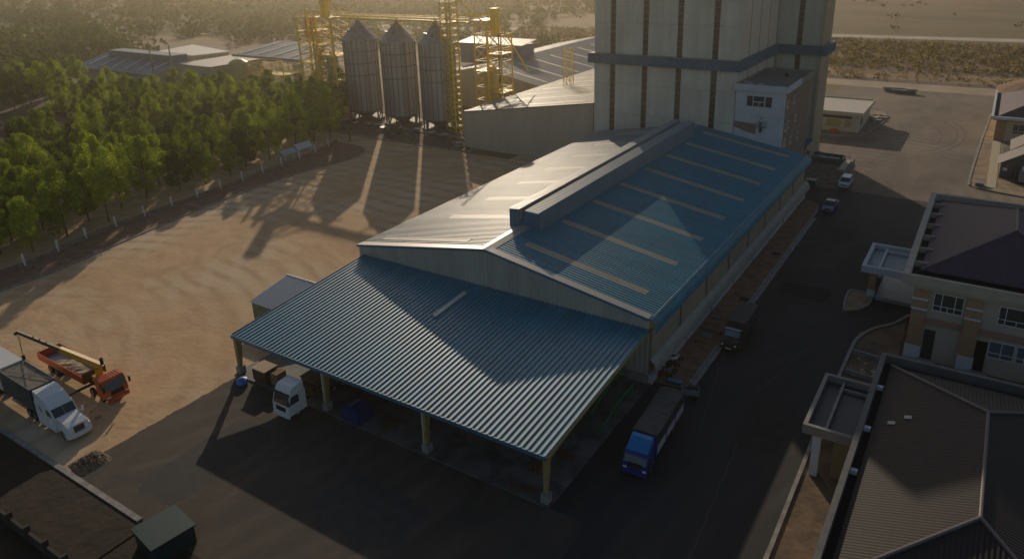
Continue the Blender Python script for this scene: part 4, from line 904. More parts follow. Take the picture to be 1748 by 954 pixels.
bb = B(); bb.prism([(-28.6, 252.6), (-26, 250.4), (-22.5, 249.9), (-19.8, 251.5), (-22, 252.8), (-26, 253.2)], .02, 1.0); bb.obj('sheets', M('scrap_grey', (.12, .11, .12), rough=.6), t)
bb = B(); bb.prism([(-29, 252.2), (-23.2, 252.9), (-23, 253.3), (-29, 252.7)], .6, 1.3); bb.prism([(-22.4, 250.6), (-19.3, 251), (-19.8, 252.4), (-22, 252)], 1.01, 1.5); bb.obj('pale_sheets', pale_cl, t)
# skip / planters on the island beyond the warehouse
t = thing('trough', 'long green steel trough filled with pale sheets on the planting island', 'trough', (-28, 165, 0))
bb = B(); bb.box(-34, -24.8, 164, 164.15, .1, 1.0); bb.box(-34, -24.8, 168, 168.15, .1, 1.0); bb.box(-34, -33.85, 164.15, 168, .1, 1.0); bb.box(-24.95, -24.8, 164.15, 168, .1, 1.0); bb.obj('sides', M('dull_green', (.10, .16, .14), rough=.6), t)
random.seed(2); bb = B()
for i in range(22): x, y = U(-33, -26), U(164.6, 167.4); a = U(0, 3); s_ = U(.4, 1.2); bb.prism([(x + s_ * math.cos(a + k * 1.57), y + .5 * s_ * math.sin(a + k * 1.57)) for k in range(4)], .12 + i * .03, .2 + i * .035)
bb.obj('sheets', M('pale_wrap', (.34, .36, .36), (.2, .22, .22), 1, rough=.6), t)
t = thing('pallet_of_boxes', 'stack of pale boards on the right corner of the planting island', 'boards', (-24, 163, 0))
bb = B(); [bb.box(-24.6 + i * .05, -23.3 + i * .03, 157.5, 166.5 - i * .2, .12 + i * .14, .22 + i * .14) for i in range(4)]; bb.obj('boards', M('board_pale', (.42, .36, .28), rough=.8), t)
t = thing('refuse_bin', 'small dark teal bin by the far corner of the warehouse', 'bin', (-26.6, 146, 0))
B().box(-28, -26.2, 144.9, 146.2, .15, 1.4).bevel(.06).obj('body', M('bin_teal', (.04, .10, .11), rough=.5), t); B().box(-28.05, -26.15, 144.85, 146.25, 1.41, 1.5).obj('lid', pale_cl, t)

# ================================================================== HOUSES (right)
def hip(par, x0, x1, y0, y1, z, d, s_, mW, mS, ov=0):
    """hipped roof, ridge along y"""
    xm = (x0 + x1) / 2; h = (xm - x0) * s_; a = (xm, y0 + d, z + h); c = (xm, y1 - d, z + h)
    for pts, m_, nm in (([(x0, y0, z), a, c, (x0, y1, z)], mW, 'roof_slope'), ([(x1, y0, z), (x1, y1, z), c, a], mW, 'roof_slope'), ([(x0, y0, z), (x1, y0, z), a], mS, 'roof_slope'), ([(x0, y1, z), c, (x1, y1, z)], mS, 'roof_slope')):
        b_ = B(); b_.face(pts); q = [(p[0], p[1], p[2] - .12) for p in pts]; b_.face(q)
        for i in range(len(pts)): b_.face([pts[i], pts[(i + 1) % len(pts)], q[(i + 1) % len(pts)], q[i]])
        b_.obj(nm, m_, par)
    capm = M('ridge_tiles_' + par.name, (.16, .13, .13), rough=.6)
    for p, q in (((x0, y0, z), a), ((x1, y0, z), a), ((x0, y1, z), c), ((x1, y1, z), c), (a, c)):
        B().bar((p[0], p[1], p[2] + .04), (q[0], q[1], q[2] + .04), .13, 8).obj('hip_cap', capm, par)
def window(par, x0, x1, z0, z1, y, cols, small=True, gl=None):
    f = B(); yy = y - .05; w_ = .07
    f.box(x0, x1, yy, y, z0, z0 + w_); f.box(x0, x1, yy, y, z1 - w_, z1); f.box(x0, x0 + w_, yy, y, z0 + w_, z1 - w_); f.box(x1 - w_, x1, yy, y, z0 + w_, z1 - w_)
    for c_ in cols: x = x0 + (x1 - x0) * c_; f.box(x - w_ / 2, x + w_ / 2, yy, y, z0 + w_, z1 - w_)
    if small:
        zz = z0 + (z1 - z0) * .3; f.box(x0 + w_, x1 - w_, yy - .01, y - .02, zz - w_ / 2, zz + w_ / 2)
        x = (x0 + x1) / 2; f.box(x - w_ / 2, x + w_ / 2, yy - .015, y - .03, z0 + w_, zz)
    fr = f.obj('window', whitep, par)
    B().box(x0 + .01, x1 - .01, y - .02, y - .005, z0 + .01, z1 - .01).obj('pane', gl or glass, fr); return fr
HA = thing('tiled_house', 'two-storey cream house with orange pillars and a purple tiled hip roof', 'house', (0, 88, 0))
hy = 86.6; hx0 = -3.9
B().box(hx0 + .3, 22, hy, 116.5, .0, 9.0).obj('walls', cream, HA)
bb = B(); bb.box(hx0 - 1.4, 23, hy - .75, hy - .35, 9.3, 10.4); bb.box(hx0 - 1.4, hx0 - .7, hy - .35, 118, 9.3, 10.4); bb.box(hx0 - .7, 23, 117.4, 118, 9.3, 10.4); bb.obj('parapet', cornice, HA)
bb = B(); bb.box(hx0 - 1.0, 22.8, hy - .5, hy - .02, 8.9, 9.29); bb.box(hx0 - 1.0, hx0 + .28, hy, 117.6, 8.9, 9.29); bb.obj('cornice', cornice, HA)
bb = B(); bb.box(hx0 - .7, 22, hy - .35, 117.4, 9.3, 9.36); bb.obj('gutter_floor', dark, HA)
for k in range(6): y = 91 + k * 4.6; B().box(hx0 - .7, hx0 + .8, y, y + .2, 9.36, 10.1).obj('gutter_rib', cornice, HA)
hip(HA, -4.1 + .3, 13.6, 89.4, 116.6, 9.75, 9.3, .37, tileW, tileS)
for x in (-3.95, 1.25, 8.6, 15):
    B().box(x, x + 1.45, hy - .35, hy - .001, 1.8, 8.89).obj('pillar', orangep, HA)
    B().box(x - .08, x + 1.53, hy - .43, hy - .002, .1, 1.8).obj('pillar_base', white, HA)
    for z in (6.3, 7.5): B().box(x - .07, x + 1.52, hy - .45, hy - .003, z, z + .14).obj('pillar_moulding', whitep, HA)
for a_, c_ in ((-2.48, 1.23), (2.72, 8.58), (10.07, 14.98)):
    B().box(a_, c_, hy - .06, hy - .001, 4.5, 5.35).obj('floor_band', pinkband, HA)
window(HA, -1.95, .95, 6.35, 8.5, hy - .002, (.28, .72)); window(HA, 4.2, 7.6, 6.3, 8.4, hy - .002, (.2, .8), gl=glass); window(HA, 3.9, 6.3, 2.2, 4.2, hy - .002, (.5,), gl=glass_b); window(HA, 6.45, 8.4, 2.2, 4.2, hy - .002, (.4,), gl=glass_b)
B().box(-2.3, -1.2, hy - .03, hy - .002, .2, 3.9).obj('doorway', glass, HA); B().box(2.75, 3.8, hy - .04, hy - .003, .2, 3.9).obj('doorway', dark, HA)
bb = B(); bb.box(-2.6, -.8, hy - 1.5, hy - .46, .1, .45); bb.box(2.6, 4.3, hy - 1.5, hy - .46, .1, .45); bb.obj('doorstep', conc, HA)
# porch of the tiled house
P_ = HA
PX0, PX1, PY0, PY1 = -11.1, -5.3, 99.9, 109
bb = B(); bb.box(PX0, PX1, PY0, PY0 + .5, 3.7, 4.6); bb.box(PX0, PX1, PY1 - .5, PY1, 3.7, 4.6); bb.box(PX0, PX0 + .5, PY0 + .5, PY1 - .5, 3.7, 4.6); bb.obj('porch_parapet', white, P_)
B().box(PX0 + .5, hx0 + .28, PY0 + .5, PY1 - .5, 3.7, 3.95).obj('porch_roof', M('porch_roof', (.22, .27, .31), (.28, .32, .35), .8, rough=.5), P_)
bb = B(); bb.box(PX0 + 1.9, PX0 + 2.2, PY0 + .5, PY1 - .5, 3.96, 4.3); bb.box(PX0 + 2.2, PX1, PY1 - 1.6, PY1 - 1.3, 3.96, 4.3); bb.obj('porch_rib', white, P_)
for y in (PY0 + .6, PY1 - 1.5): B().box(PX0 + 1.0, PX0 + 1.9, y, y + .9, 1.1, 3.69).obj('porch_pillar', orangep, P_); B().box(PX0 + .95, PX0 + 1.95, y - .05, y + .95, 0, 1.1).obj('pillar_base', white, P_)
B().box(PX0 + 2.1, hx0 + .28, PY0 + .4, PY1 - .4, 0, .35).obj('porch_floor', M('porch_tiles', (.3, .32, .35), (.25, .27, .3), 1, rough=.4), P_)
B().box(PX0 + 2.1, hx0 + .28, PY0 + .0, PY0 + .39, 0, .18).obj('porch_step', conc, P_)
# lower right house
HB = thing('brown_house', 'brown ribbed hip-roofed house in the lower right corner, behind a dark parapet', 'house', (0, 60, 0))
bx0, by1, by0 = -5.15, 72, 36
bb = B(); bb.box(bx0, bx0 + .45, by0, by1, 6.6, 7.6); bb.box(bx0 + .45, 22, by1 - .45, by1, 6.6, 7.6); bb.box(bx0 + .45, 22, by0, by0 + .45, 6.6, 7.6); bb.obj('parapet', M('grey_parapet', (.16, .15, .14), (.12, .115, .11), .8, rough=.8), HB)
B().box(bx0 + .45, 22, by0 + .45, by1 - .45, 6.6, 6.7).obj('gutter_floor', dark, HB)
B().box(bx0 + .9, 21, by0 + 1, by1 - 1, 0, 6.59).obj('walls', cream, HB)
hip(HB, -4.1, 11.6, 41.2, 70.8, 7.0, 8, .30, tileBW, tileBS)
for x, y in ((-2.0, 61.2), (-3.1, 60.2)):
    z = 7.0 + (x + 4.1) * .3 + .03; B().prism([(x, z), (x + .55, z + .165), (x + .55, z + .2), (x, z + .04)], y, y + .5, 'y').obj('roof_vent', steel, HB)
for y in (66.2, 59.2, 53.0): B().box(-4.7, -4.2, y, y + .35, 6.71, 7.1).obj('gutter_spout', whitep, HB)
qx0, qx1, qy0, qy1 = -9.55, -5.16, 59.6, 69.2
bb = B(); bb.box(qx0, qx1, qy0, qy0 + .35, 4.5, 5.4); bb.box(qx0, qx1, qy1 - .35, qy1, 4.5, 5.4); bb.box(qx0, qx0 + .35, qy0 + .35, qy1 - .35, 4.5, 5.4); bb.obj('porch_parapet', M('porch_cream', (.30, .28, .25), (.26, .24, .22), .8, rough=.8), HB)
B().box(qx0 + .35, qx1, qy0 + .35, qy1 - .35, 4.5, 4.7).obj('porch_roof', M('porch_dark', (.05, .055, .06), rough=.5), HB)
bb = B(); bb.box(qx0 + 1.7, qx0 + 1.95, qy0 + .35, qy1 - .35, 4.71, 5.1); bb.box(qx0 + 1.95, qx1, qy1 - 1.6, qy1 - 1.4, 4.71, 5.0); bb.obj('porch_rib', conc, HB)
for y in (qy0 + .3, qy1 - 1.0): B().box(qx0 + .9, qx0 + 1.6, y, y + .7, 0, 4.49).obj('porch_pillar', white, HB)
B().box(qx1 - 1.8, qx1 + 1, qy0 + .8, qy0 + .95, .1, 4.49).obj('porch_wall', M('ochre_wall', (.26, .20, .11), rough=.8), HB)
# garden walls and pipes between the houses
for i, (a_, c_, lb) in enumerate((((-9.0, 79.2), (-4, 78.6), 'low grey garden wall just north of the brown house'), ((-9.0, 84), (-2.5, 83.2), 'low garden wall below the front of the tiled house'), ((-1, 82.8), (-1, 76), 'short garden wall between the two houses, by the first doorstep'), ((2.3, 82.5), (2.3, 74), 'short garden wall between the two houses, by the second doorstep'), ((6.2, 82), (6.2, 74), 'short garden wall between the houses, furthest right'))):
    o_ = strip(B(), [a_, c_], .28, .1, .65).obj('garden_wall', conc); prop(o_, lb, 'garden wall', 'low garden walls between the houses')
for i, (a_, c_, lb) in enumerate((((-.8, 80, .6), (2.2, 79.4, .6), 'pale drain pipe lying between the first pair of garden walls'), ((2.5, 80, .6), (6, 78.8, .6), 'pale drain pipe lying between the second pair of garden walls'), ((6.5, 80.4, .5), (14, 80, .5), 'thin pale pipe lying right of the garden walls'))):
    o_ = B().bar(a_, c_, .09, 8).obj('drain_pipe', conc); prop(o_, lb, 'pipe')
random.seed(8)
for i, (x, y, lb) in enumerate(((-7, 81.5, 'sandy rubble in the small bed under the curved kerb'), (-7.2, 75.5, 'sandy rubble in the bed beside the brown house parapet'))):
    o_ = rubble('soil_heap', x, y, 1.5, 2.2, 26, .1, .4, sand, lb, 'soil heap', .13); o_['kind'] = 'stuff'
# upper right house and dark hut
HC = thing('far_tiled_house', 'far cream house with a purple hip roof at the right edge by the upper road', 'house', (6, 200, 0))
B().box(1.8, 22, 200, 232, 0, 5.2).obj('walls', M('warm_cream', (.55, .46, .30), (.5, .42, .28), .4, rough=.8), HC)
bb = B(); bb.box(.4, 23, 198.6, 199.1, 5.2, 5.9); bb.box(.4, .9, 199.1, 234, 5.2, 5.9); bb.obj('parapet', white, HC)
B().box(.9, 22.5, 199.1, 233.5, 5.0, 5.3).obj('gutter_floor', dark, HC)
hip(HC, 1.8, 18, 200.4, 232, 5.6, 8.1, .42, tileW, tileS)
B().box(1.6, 3.6, 199.8, 199.99, 0, 5.2).obj('pillar', orangep, HC); window(HC, 4.9, 8.3, 1.9, 4.2, 199.99, (.35, .7))
structure('house_path', B().box(1.6, 3.2, 160, 199, .12, .17), M('pale_path', (.5, .42, .3), rough=.9))
t = thing('dark_hut', 'dark brown gabled hut with white roof edges at the right edge', 'hut', (8, 170, 0))
B().box(3.4, 13, 168, 182, .1, 3.0).obj('walls', M('hut_grey', (.13, .12, .11), rough=.8), t)
B().prism([(2.8, 2.9), (8.2, 6.2), (13.6, 2.9), (8.2, 6.4)], 167.4, 174.5, 'y').obj('roof', M('hut_roof', (.075, .05, .05), rough=.6), t)
B().prism([(4.6, 4.2), (9.5, 7.2), (14.4, 4.2), (9.5, 7.4)], 174.6, 184, 'y').obj('roof', MATS['hut_roof'], t)
B().prism([(3.4, 3), (8.2, 6.0), (13, 3)], 168, 168.1, 'y').obj('gable', MATS['hut_grey'], t)
bb = B(); bb.bar((2.8, 167.35, 2.95), (8.2, 167.35, 6.35), .1); bb.bar((8.2, 167.35, 6.35), (13.6, 167.35, 2.95), .1); bb.obj('verge_board', pale_cl, t)
B().box(3.9, 4.6, 167.93, 167.99, 1.6, 2.2).obj('meter_box', whitep, t)
t = thing('generator', 'grey generator with a white tank standing before the dark hut', 'generator', (7.5, 165.4, 0))
B().box(6.6, 9.2, 164.6, 166.4, .6, 2.6).bevel(.08).obj('housing', M('gen_grey', (.2, .21, .22), rough=.5), t); B().box(6.5, 9.4, 164.5, 166.5, .15, .6).obj('base', black, t); B().lathe([(.3, 2.6), (.3, 3.4), (0, 3.5)], 7.2, 165.6, 12).obj('tank', whitep, t)
for x in (5.6, 6.2): B().bar((x, 165, .12), (x, 165, 3.4), .07).obj('post', black, t)
o_ = B().box(-.2, 1.2, 159.6, 161.2, .12, .8).bevel(.05).obj('crate', steel); prop(o_, 'small grey crate on the corner of the upper plot kerb', 'crate')

# ================================================================== VEHICLES  (forward = +x local)
def wheels(t, xs, yo, r, wd, dual=()):
    for x in xs:
        for s_ in (-1, 1):
            y = s_ * (yo - (wd * .35 if x in dual else 0)); w2 = wd * (1.9 if x in dual else 1)
            w_ = B().wheel(x, y, r, w2).obj('wheel', black, t)
            bb = B(); bb.bar((x, y - w2 * .42, r), (x, y + w2 * .42, r), r * .58, 14); bb.bar((x, y + s_ * w2 * .40, r), (x, y + s_ * w2 * .52, r), r * .24, 8); bb.obj('rim', M('rim_grey', (.35, .35, .36), rough=.4, metal=.5), w_)
def cabover(t, xr, xf, hw, z0, zt, paint, visor=None):
    """boxy lorry cab between xr (rear) and xf (front)"""
    b_ = B(); pf = [(xr, z0), (xf - .05, z0), (xf, z0 + .35), (xf - .04, z0 + (zt - z0) * .48), (xf - .38, zt - .25), (xf - .62, zt), (xr + .1, zt), (xr, zt - .15)]
    b_.prism(pf, -hw, hw, 'y').bevel(.07, 2); b_.obj('cab', paint, t)
    zw0, zw1 = z0 + (zt - z0) * .50, zt - .30; k = .34 / ((zt - .25) - (z0 + (zt - z0) * .48)); xw = lambda z: xf - .04 - k * (z - (z0 + (zt - z0) * .48)) + .012
    b_ = B(); b_.prism([(xw(zw0), zw0), (xw(zw0) + .02, zw0), (xw(zw1) + .02, zw1), (xw(zw1), zw1)], -hw + .14, hw - .14, 'y'); b_.obj('windscreen', glass, t)
    for s_ in (-1, 1):
        y = s_ * (hw + .005); b_ = B(); b_.prism([(xr + (xf - xr) * .38, zw0 + .02), (xf - .22, zw0 + .02), (xf - .46, zw1), (xr + (xf - xr) * .40, zw1)], min(y, y + s_ * .012), max(y, y + s_ * .012), 'y'); b_.obj('side_window', glass, t)
        b_ = B(); b_.bar((xf - .1, s_ * hw, zt - .35), (xf + .12, s_ * (hw + .22), zt - .4), .025); b_.box(xf + .04, xf + .14, s_ * (hw + .22) - .1, s_ * (hw + .22) + .1, zt - 1.0, zt - .4); b_.obj('mirror', black, t)
        b_ = B(); b_.box(xf - .02, xf + .03, s_ * (hw - .22) - .17, s_ * (hw - .22) + .17, z0 + .22, z0 + .42); b_.obj('headlight', headl, t)
    B().box(xf - .01, xf + .025, -hw + .5, hw - .5, z0 + .42, z0 + .95).obj('grille', black, t)
    B().box(xf - .12, xf + .1, -hw + .02, hw - .02, z0 - .22, z0 + .12).bevel(.04).obj('bumper', paint, t)
def chassis(t, x0, x1, z=.75):
    b_ = B(); b_.box(x0, x1, -.45, -.3, z, z + .25); b_.box(x0, x1, .3, .45, z, z + .25)
    for k in range(int((x1 - x0) / 1.2)): b_.box(x0 + k * 1.2, x0 + k * 1.2 + .1, -.3, .3, z + .05, z + .2)
    b_.obj('chassis', black, t)
def tarp_box(t, x0, x1, hw, z0, z1, mat, arch=.12, name='tarpaulin', wob=.04):
    b_ = B(); n = 26; m = 9; prev = None; random.seed(int(abs(x0 * 31)) + 1)
    for i in range(n + 1):
        x = x0 + (x1 - x0) * i / n; q = U(-wob, wob); row = [(-hw, z0), (-hw, z1 - .1)] + [(-hw + 2 * hw * j / m, z1 + arch * (1 - (2 * j / m - 1) ** 2) + q * (1 if 0 < i < n else 0)) for j in range(m + 1)] + [(hw, z1 - .1), (hw, z0)]
        vs = [b_.bm.verts.new((x, *p)) for p in row]
        if prev:
            for k in range(len(vs) - 1): b_.bm.faces.new((prev[k], prev[k + 1], vs[k + 1], vs[k]))
        else: b_.bm.faces.new(vs)
        prev = vs
    b_.bm.faces.new(prev[::-1]); b_.obj(name, mat, t)
S_ = rad(-90)
# blue lorry
t = thing('blue_truck', 'blue lorry with a dark tarpaulin roof parked beside the canopy', 'truck', (-22.0, 51.7, 0), S_ + rad(3), world=False)
cabover(t, -2.0, 0, 1.15, .55, 2.35, bluep); chassis(t, -10.6, -.8); wheels(t, (-1.2, -7.6), 1.0, .46, .28, dual=(-7.6,))
b_ = B(); b_.prism([(-2.1, 2.36), (-.55, 2.36), (-.95, 2.8), (-1.6, 3.2), (-2.1, 3.25)], -1.0, 1.0, 'y').bevel(.08, 2); b_.obj('roof_fairing', bluec, t)
tarp_box(t, -10.4, -2.4, 1.2, 2.0, 3.2, tarp)
B().box(-10.4, -2.35, -1.2, 1.2, 1.0, 1.15).obj('bed_floor', bluep, t)
for s_ in (-1, 1):
    for k in range(3): B().box(-10.3 + k * 2.68, -7.8 + k * 2.68, min(s_ * 1.2, s_ * 1.24), max(s_ * 1.2, s_ * 1.24), 1.16, 1.98).obj('side_board', M('board_grey', (.42, .43, .46), rough=.6), t)
    for k in range(4): B().box(-10.45 + k * 2.68, -10.32 + k * 2.68, min(s_ * 1.2, s_ * 1.28), max(s_ * 1.2, s_ * 1.28), 1.0, 2.6).obj('post', bluep, t)
B().box(-2.38, -2.3, -1.15, 1.15, 1.0, 3.1).obj('headboard', bluep, t)
# olive lorry
t = thing('olive_truck', 'olive green army-style truck with a canvas covered box parked by the kerb', 'truck', (-21.5, 77.2, 0), S_, world=False)
chassis(t, -8, -.6); wheels(t, (-1.2, -6.2), .92, .46, .28, dual=(-6.2,))
b_ = B(); b_.prism([(-1.9, .6), (0, .6), (.03, 1.15), (-.15, 1.45), (-.95, 1.6), (-1.25, 2.3), (-2.35, 2.35), (-2.35, .6)], -1.0, 1.0, 'y').bevel(.08, 2); b_.obj('cab', olive, t)
B().prism([(-.93, 1.63), (-1.22, 2.24), (-1.24, 2.24), (-.97, 1.61)], -.85, .85, 'y').obj('windscreen', glass_b, t)
B().box(-1.5, -1.26, -.9, .9, 2.32, 2.44).bevel(.03).obj('sun_visor', M('visor_pale', (.4, .42, .5), rough=.5), t)
for s_ in (-1, 1):
    B().prism([(-2.1, 1.6), (-1.05, 1.6), (-1.35, 2.2), (-2.1, 2.2)], min(s_ * 1.0, s_ * 1.015), max(s_ * 1.0, s_ * 1.015), 'y').obj('side_window', glass, t)
    B().box(-.01, .05, s_ * .75 - .13, s_ * .75 + .13, .85, 1.1).obj('headlight', headl, t)
    B().box(-.9, -.8, s_ * 1.25 - .09, s_ * 1.25 + .09, 1.5, 2.0).obj('mirror', black, t)
    B().box(-1.9, -.5, min(s_ * 1.0, s_ * 1.12), max(s_ * 1.0, s_ * 1.12), .9, 1.0).obj('mudguard', olive, t)
B().box(-.0, .12, -1.0, 1.0, .45, .68).bevel(.03).obj('bumper', olive, t); B().box(.121, .135, -.35, .35, .5, .64).obj('number_plate', whitep, t)
tarp_box(t, -8.1, -2.5, 1.1, 1.0, 2.85, tarp_g, .06, 'canvas_cover', .015)
for s_ in (-1, 1): B().box(-8.1, -2.5, min(s_ * 1.1, s_ * 1.14), max(s_ * 1.1, s_ * 1.14), .95, 1.55).obj('side_board', olive, t)
# cars
def car(name, lb, x, y, paint, pickup):
    t = thing(name, lb, 'pickup' if pickup else 'car', (x, y, 0), S_, world=False); hw = .93
    if pickup: pf = [(-5.2, .45), (0, .45), (.02, .8), (-.1, 1.02), (-1.3, 1.15), (-3.3, 1.15), (-3.32, 1.12), (-5.2, 1.12)]; top = [(-1.25, 1.14), (-1.95, 1.76), (-2.9, 1.78), (-3.25, 1.14)]
    else: pf = [(-4.8, .45), (0, .45), (.02, .85), (-.1, 1.02), (-1.2, 1.18), (-4.75, 1.2), (-4.85, .8)]; top = [(-1.15, 1.17), (-1.85, 1.82), (-4.45, 1.84), (-4.75, 1.2)]
    B().prism(pf, -hw, hw, 'y').bevel(.09, 2).obj('body', paint, t)
    b_ = B()
    def cab(ins, a): return [b_.bm.verts.new((p[0], s__ * (hw - (.05 if p[1] < 1.3 else .17)), p[1])) for p in a for s__ in (ins,)]
    L = cab(1, top); Rr = cab(-1, top); n = len(top)
    b_.bm.faces.new(L); b_.bm.faces.new(Rr[::-1])
    for i in range(n): b_.bm.faces.new((L[i], L[(i + 1) % n], Rr[(i + 1) % n], Rr[i]))
    b_.obj('glasshouse', glass, t)
    xa, xb = top[1][0] - .02, top[2][0]; B().box(xb, xa, -hw + .16, hw - .16, top[1][1] - .0, top[1][1] + .07).bevel(.03).obj('roof', paint, t)
    for s_ in (-1, 1):
        for (p, q) in ((top[0], top[1]), (top[3], top[2]), (((top[0][0] + top[3][0]) / 2, 1.15), ((top[1][0] + top[2][0]) / 2, top[1][1]))): B().bar((p[0], s_ * (hw - .05), p[1]), (q[0], s_ * (hw - .165), q[1]), .045).obj('roof_pillar', paint, t)
    wheels(t, (-.95, -3.95 if pickup else -3.8), .82, .37, .24)
    for s_ in (-1, 1):
        B().box(-.06, .03, s_ * .7 - .17, s_ * .7 + .17, .72, .9).obj('headlight', headl, t); B().box(-1.5, -1.35, s_ * 1.05 - .09, s_ * 1.05 + .09, 1.1, 1.28).bevel(.03).obj('mirror', paint, t)
    B().box(0, .035, -.45, .45, .7, .9).obj('grille', black, t); B().box(.0, .08, -.85, .85, .42, .6).bevel(.03).obj('bumper', paint if not pickup else steel, t); B().box(.081, .09, -.25, .25, .46, .56).obj('number_plate', whitep, t)
    if pickup:
        B().box(-5.1, -3.45, -.78, .78, 1.121, 1.135).obj('load_bed', black, t)
        b_ = B(); b_.path([(-3.5, -.75, 1.12), (-3.7, -.6, 1.75), (-3.7, .6, 1.75), (-3.5, .75, 1.12)], .04); b_.obj('roll_bar', whitep, t)
    return t
car('pickup', 'dark blue pickup with an open bed on the road near the warehouse corner', -21.2, 131.2, M('navy_paint', (.03, .09, .20), rough=.3, spec=.7), True)
car('estate_car', 'white estate car parked on the upper road beside the planting island', -21.4, 146.6, M('car_white', (.55, .57, .62), rough=.3), False)
# white lorry under the canopy edge
t = thing('white_truck', 'white high-cab truck reversed to the loading canopy edge', 'truck', (-57.0, 41.2, 0), S_, world=False)
cabover(t, -2.35, 0, 1.22, .6, 3.0, whitep)
b_ = B(); b_.prism([(-2.3, 2.98), (-.45, 2.98), (-.6, 3.35), (-.9, 3.6), (-2.3, 3.7)], -1.12, 1.12, 'y').bevel(.1, 2); b_.obj('roof_fairing', whitep, t)
B().box(-.42, -.3, -1.1, 1.1, 2.78, 2.98).obj('sun_visor', black, t)
chassis(t, -10.5, -.8); wheels(t, (-1.25, -6.3, -7.6), 1.0, .5, .3, dual=(-6.3, -7.6))
B().box(-10.4, -3.4, -1.2, 1.2, 1.05, 1.25).obj('bed_floor', woodd, t)
B().box(-3.4, -3.3, -1.2, 1.2, 1.1, 2.3).obj('headboard', woodd, t)
t2 = thing('timber_load', 'dark layered timber load stacked on the bed of the white truck', 'timber', (-57, 46, 1.25))
for k in range(9): B().box(-58.1, -55.9 + U(-.1, .1), 44.9 + U(0, .2), 51.2, 1.27 + k * .17, 1.39 + k * .17).obj('plank_layer', woodd if k % 2 else wood, t2)
# white semi tractor with trailer
t = thing('white_semi_truck', 'white long-nosed semi truck facing right beside the lower kerb', 'semi truck', (-72.4, 28.6, 0), rad(-1.5), world=False)
hw = 1.2
b_ = B(); b_.prism([(-3.0, .7), (0, .7), (.05, 1.2), (-.15, 1.55), (-.9, 1.78), (-2.35, 1.95), (-3.0, 1.95)], -.98, .98, 'y').bevel(.14, 3); b_.obj('bonnet', whitep, t)
b_ = B()
for s_ in (-1, 1): b_.prism([(-1.75, .95), (-1.6, 1.25), (-1.1, 1.42), (-.45, 1.3), (-.1, 1.0), (0, .55), (-.35, .5), (-.5, .9), (-.9, 1.12), (-1.35, 1.0), (-1.6, .7)], min(s_ * .7, s_ * 1.22), max(s_ * .7, s_ * 1.22), 'y')
b_.obj('fender', whitep, t)
b_ = B(); b_.prism([(-6.1, .75), (-2.3, .75), (-2.3, 1.9), (-2.95, 2.75), (-3.2, 2.85), (-6.1, 2.85)], -hw, hw, 'y').bevel(.1, 2); b_.obj('cab', whitep, t)
b_ = B(); b_.prism([(-6.1, 2.84), (-3.1, 2.84), (-3.35, 3.0), (-4.3, 3.55), (-5.3, 3.85), (-6.1, 3.9)], -1.12, 1.12, 'y').bevel(.16, 3); b_.obj('roof_fairing', whitep, t)
for y0_, y1_ in ((-1.05, -.03), (.03, 1.05)): B().prism([(-2.30, 1.98), (-2.88, 2.70), (-2.86, 2.72), (-2.27, 1.99)], y0_, y1_, 'y').obj('windscreen', glass, t)
for s_ in (-1, 1):
    B().prism([(-2.55, 1.95), (-3.05, 2.6), (-3.7, 2.6), (-3.7, 1.9)], min(s_ * hw, s_ * (hw + .015)), max(s_ * hw, s_ * (hw + .015)), 'y').obj('side_window', glass, t)
    B().prism([(-4.6, 2.0), (-5.0, 2.5), (-5.2, 2.5), (-4.9, 1.9)], min(s_ * hw, s_ * (hw + .015)), max(s_ * hw, s_ * (hw + .015)), 'y').obj('sleeper_window', glass, t)
    B().box(-.22, .02, s_ * .95 - .2, s_ * .95 + .2, 1.0, 1.28).bevel(.05).obj('headlight', headl, t)
    b_ = B(); b_.bar((-2.2, s_ * 1.15, 1.7), (-2.0, s_ * 1.55, 1.75), .03); b_.box(-2.1, -1.95, s_ * 1.55 - .1, s_ * 1.55 + .1, 1.6, 2.15); b_.obj('mirror', whitep, t)
    B().box(-5.9, -2.3, min(s_ * 1.0, s_ * 1.24), max(s_ * 1.0, s_ * 1.24), .35, .8).bevel(.05).obj('side_skirt', whitep, t)
    B().bar((-6.2, s_ * .95, .8), (-6.2, s_ * .95, 3.9), .08, 8).obj('exhaust', steel, t)
B().box(-.02, .07, -.5, .5, .85, 1.5).bevel(.03).obj('grille', M('grille_dark', (.06, .05, .045), rough=.5), t)
b_ = B(); b_.prism([(-1.15, -.1), (1.15, -.1), (1.24, -.5), (1.2, -.65), (-1.2, -.65), (-1.24, -.5)][:0] or [(-.5, -1.22), (.0, -1.2), (.22, -.75), (.3, 0), (.22, .75), (0, 1.2), (-.5, 1.22)], .35, .8).bevel(.05); b_.obj('bumper', whitep, t)
chassis(t, -9.0, -.8, .8); wheels(t, (-1.0, -7.0, -8.3), 1.0, .52, .3, dual=(-7.0, -8.3))
T2 = thing('curtain_trailer', 'trailer with dark tarpaulin sides and a ribbed open top behind the white semi', 'trailer', (-78.9, 28.85, 0), rad(-1.5), world=False)
chassis(T2, -13.2, 0, .95); wheels(T2, (-9.6, -10.9, -12.2), 1.0, .5, .3, dual=(-9.6, -10.9, -12.2))
b_ = B(); b_.box(-13.4, 0, -1.25, 1.25, 1.22, 1.38); b_.obj('floor', woodd, T2)
for s_ in (-1, 1): B().corr((-7.2, s_ * 1.27, 1.3), (0, 0, 2.55), (7.1, 0, 0), .9, .03).obj('tarpaulin_side', M('tarp_teal', (.05, .07, .075), (.07, .09, .095), 1, rough=.6), T2)
B().corr((0, -1.27, 1.3), (0, 0, 2.6), (0, 2.54, 0), .6, .03).obj('tarpaulin_front', tarp, T2)
b_ = B()
for k in range(26): x = -7.0 + k * .27; b_.bar((x, -1.25, 3.9), (x, 1.25, 3.9), .018)
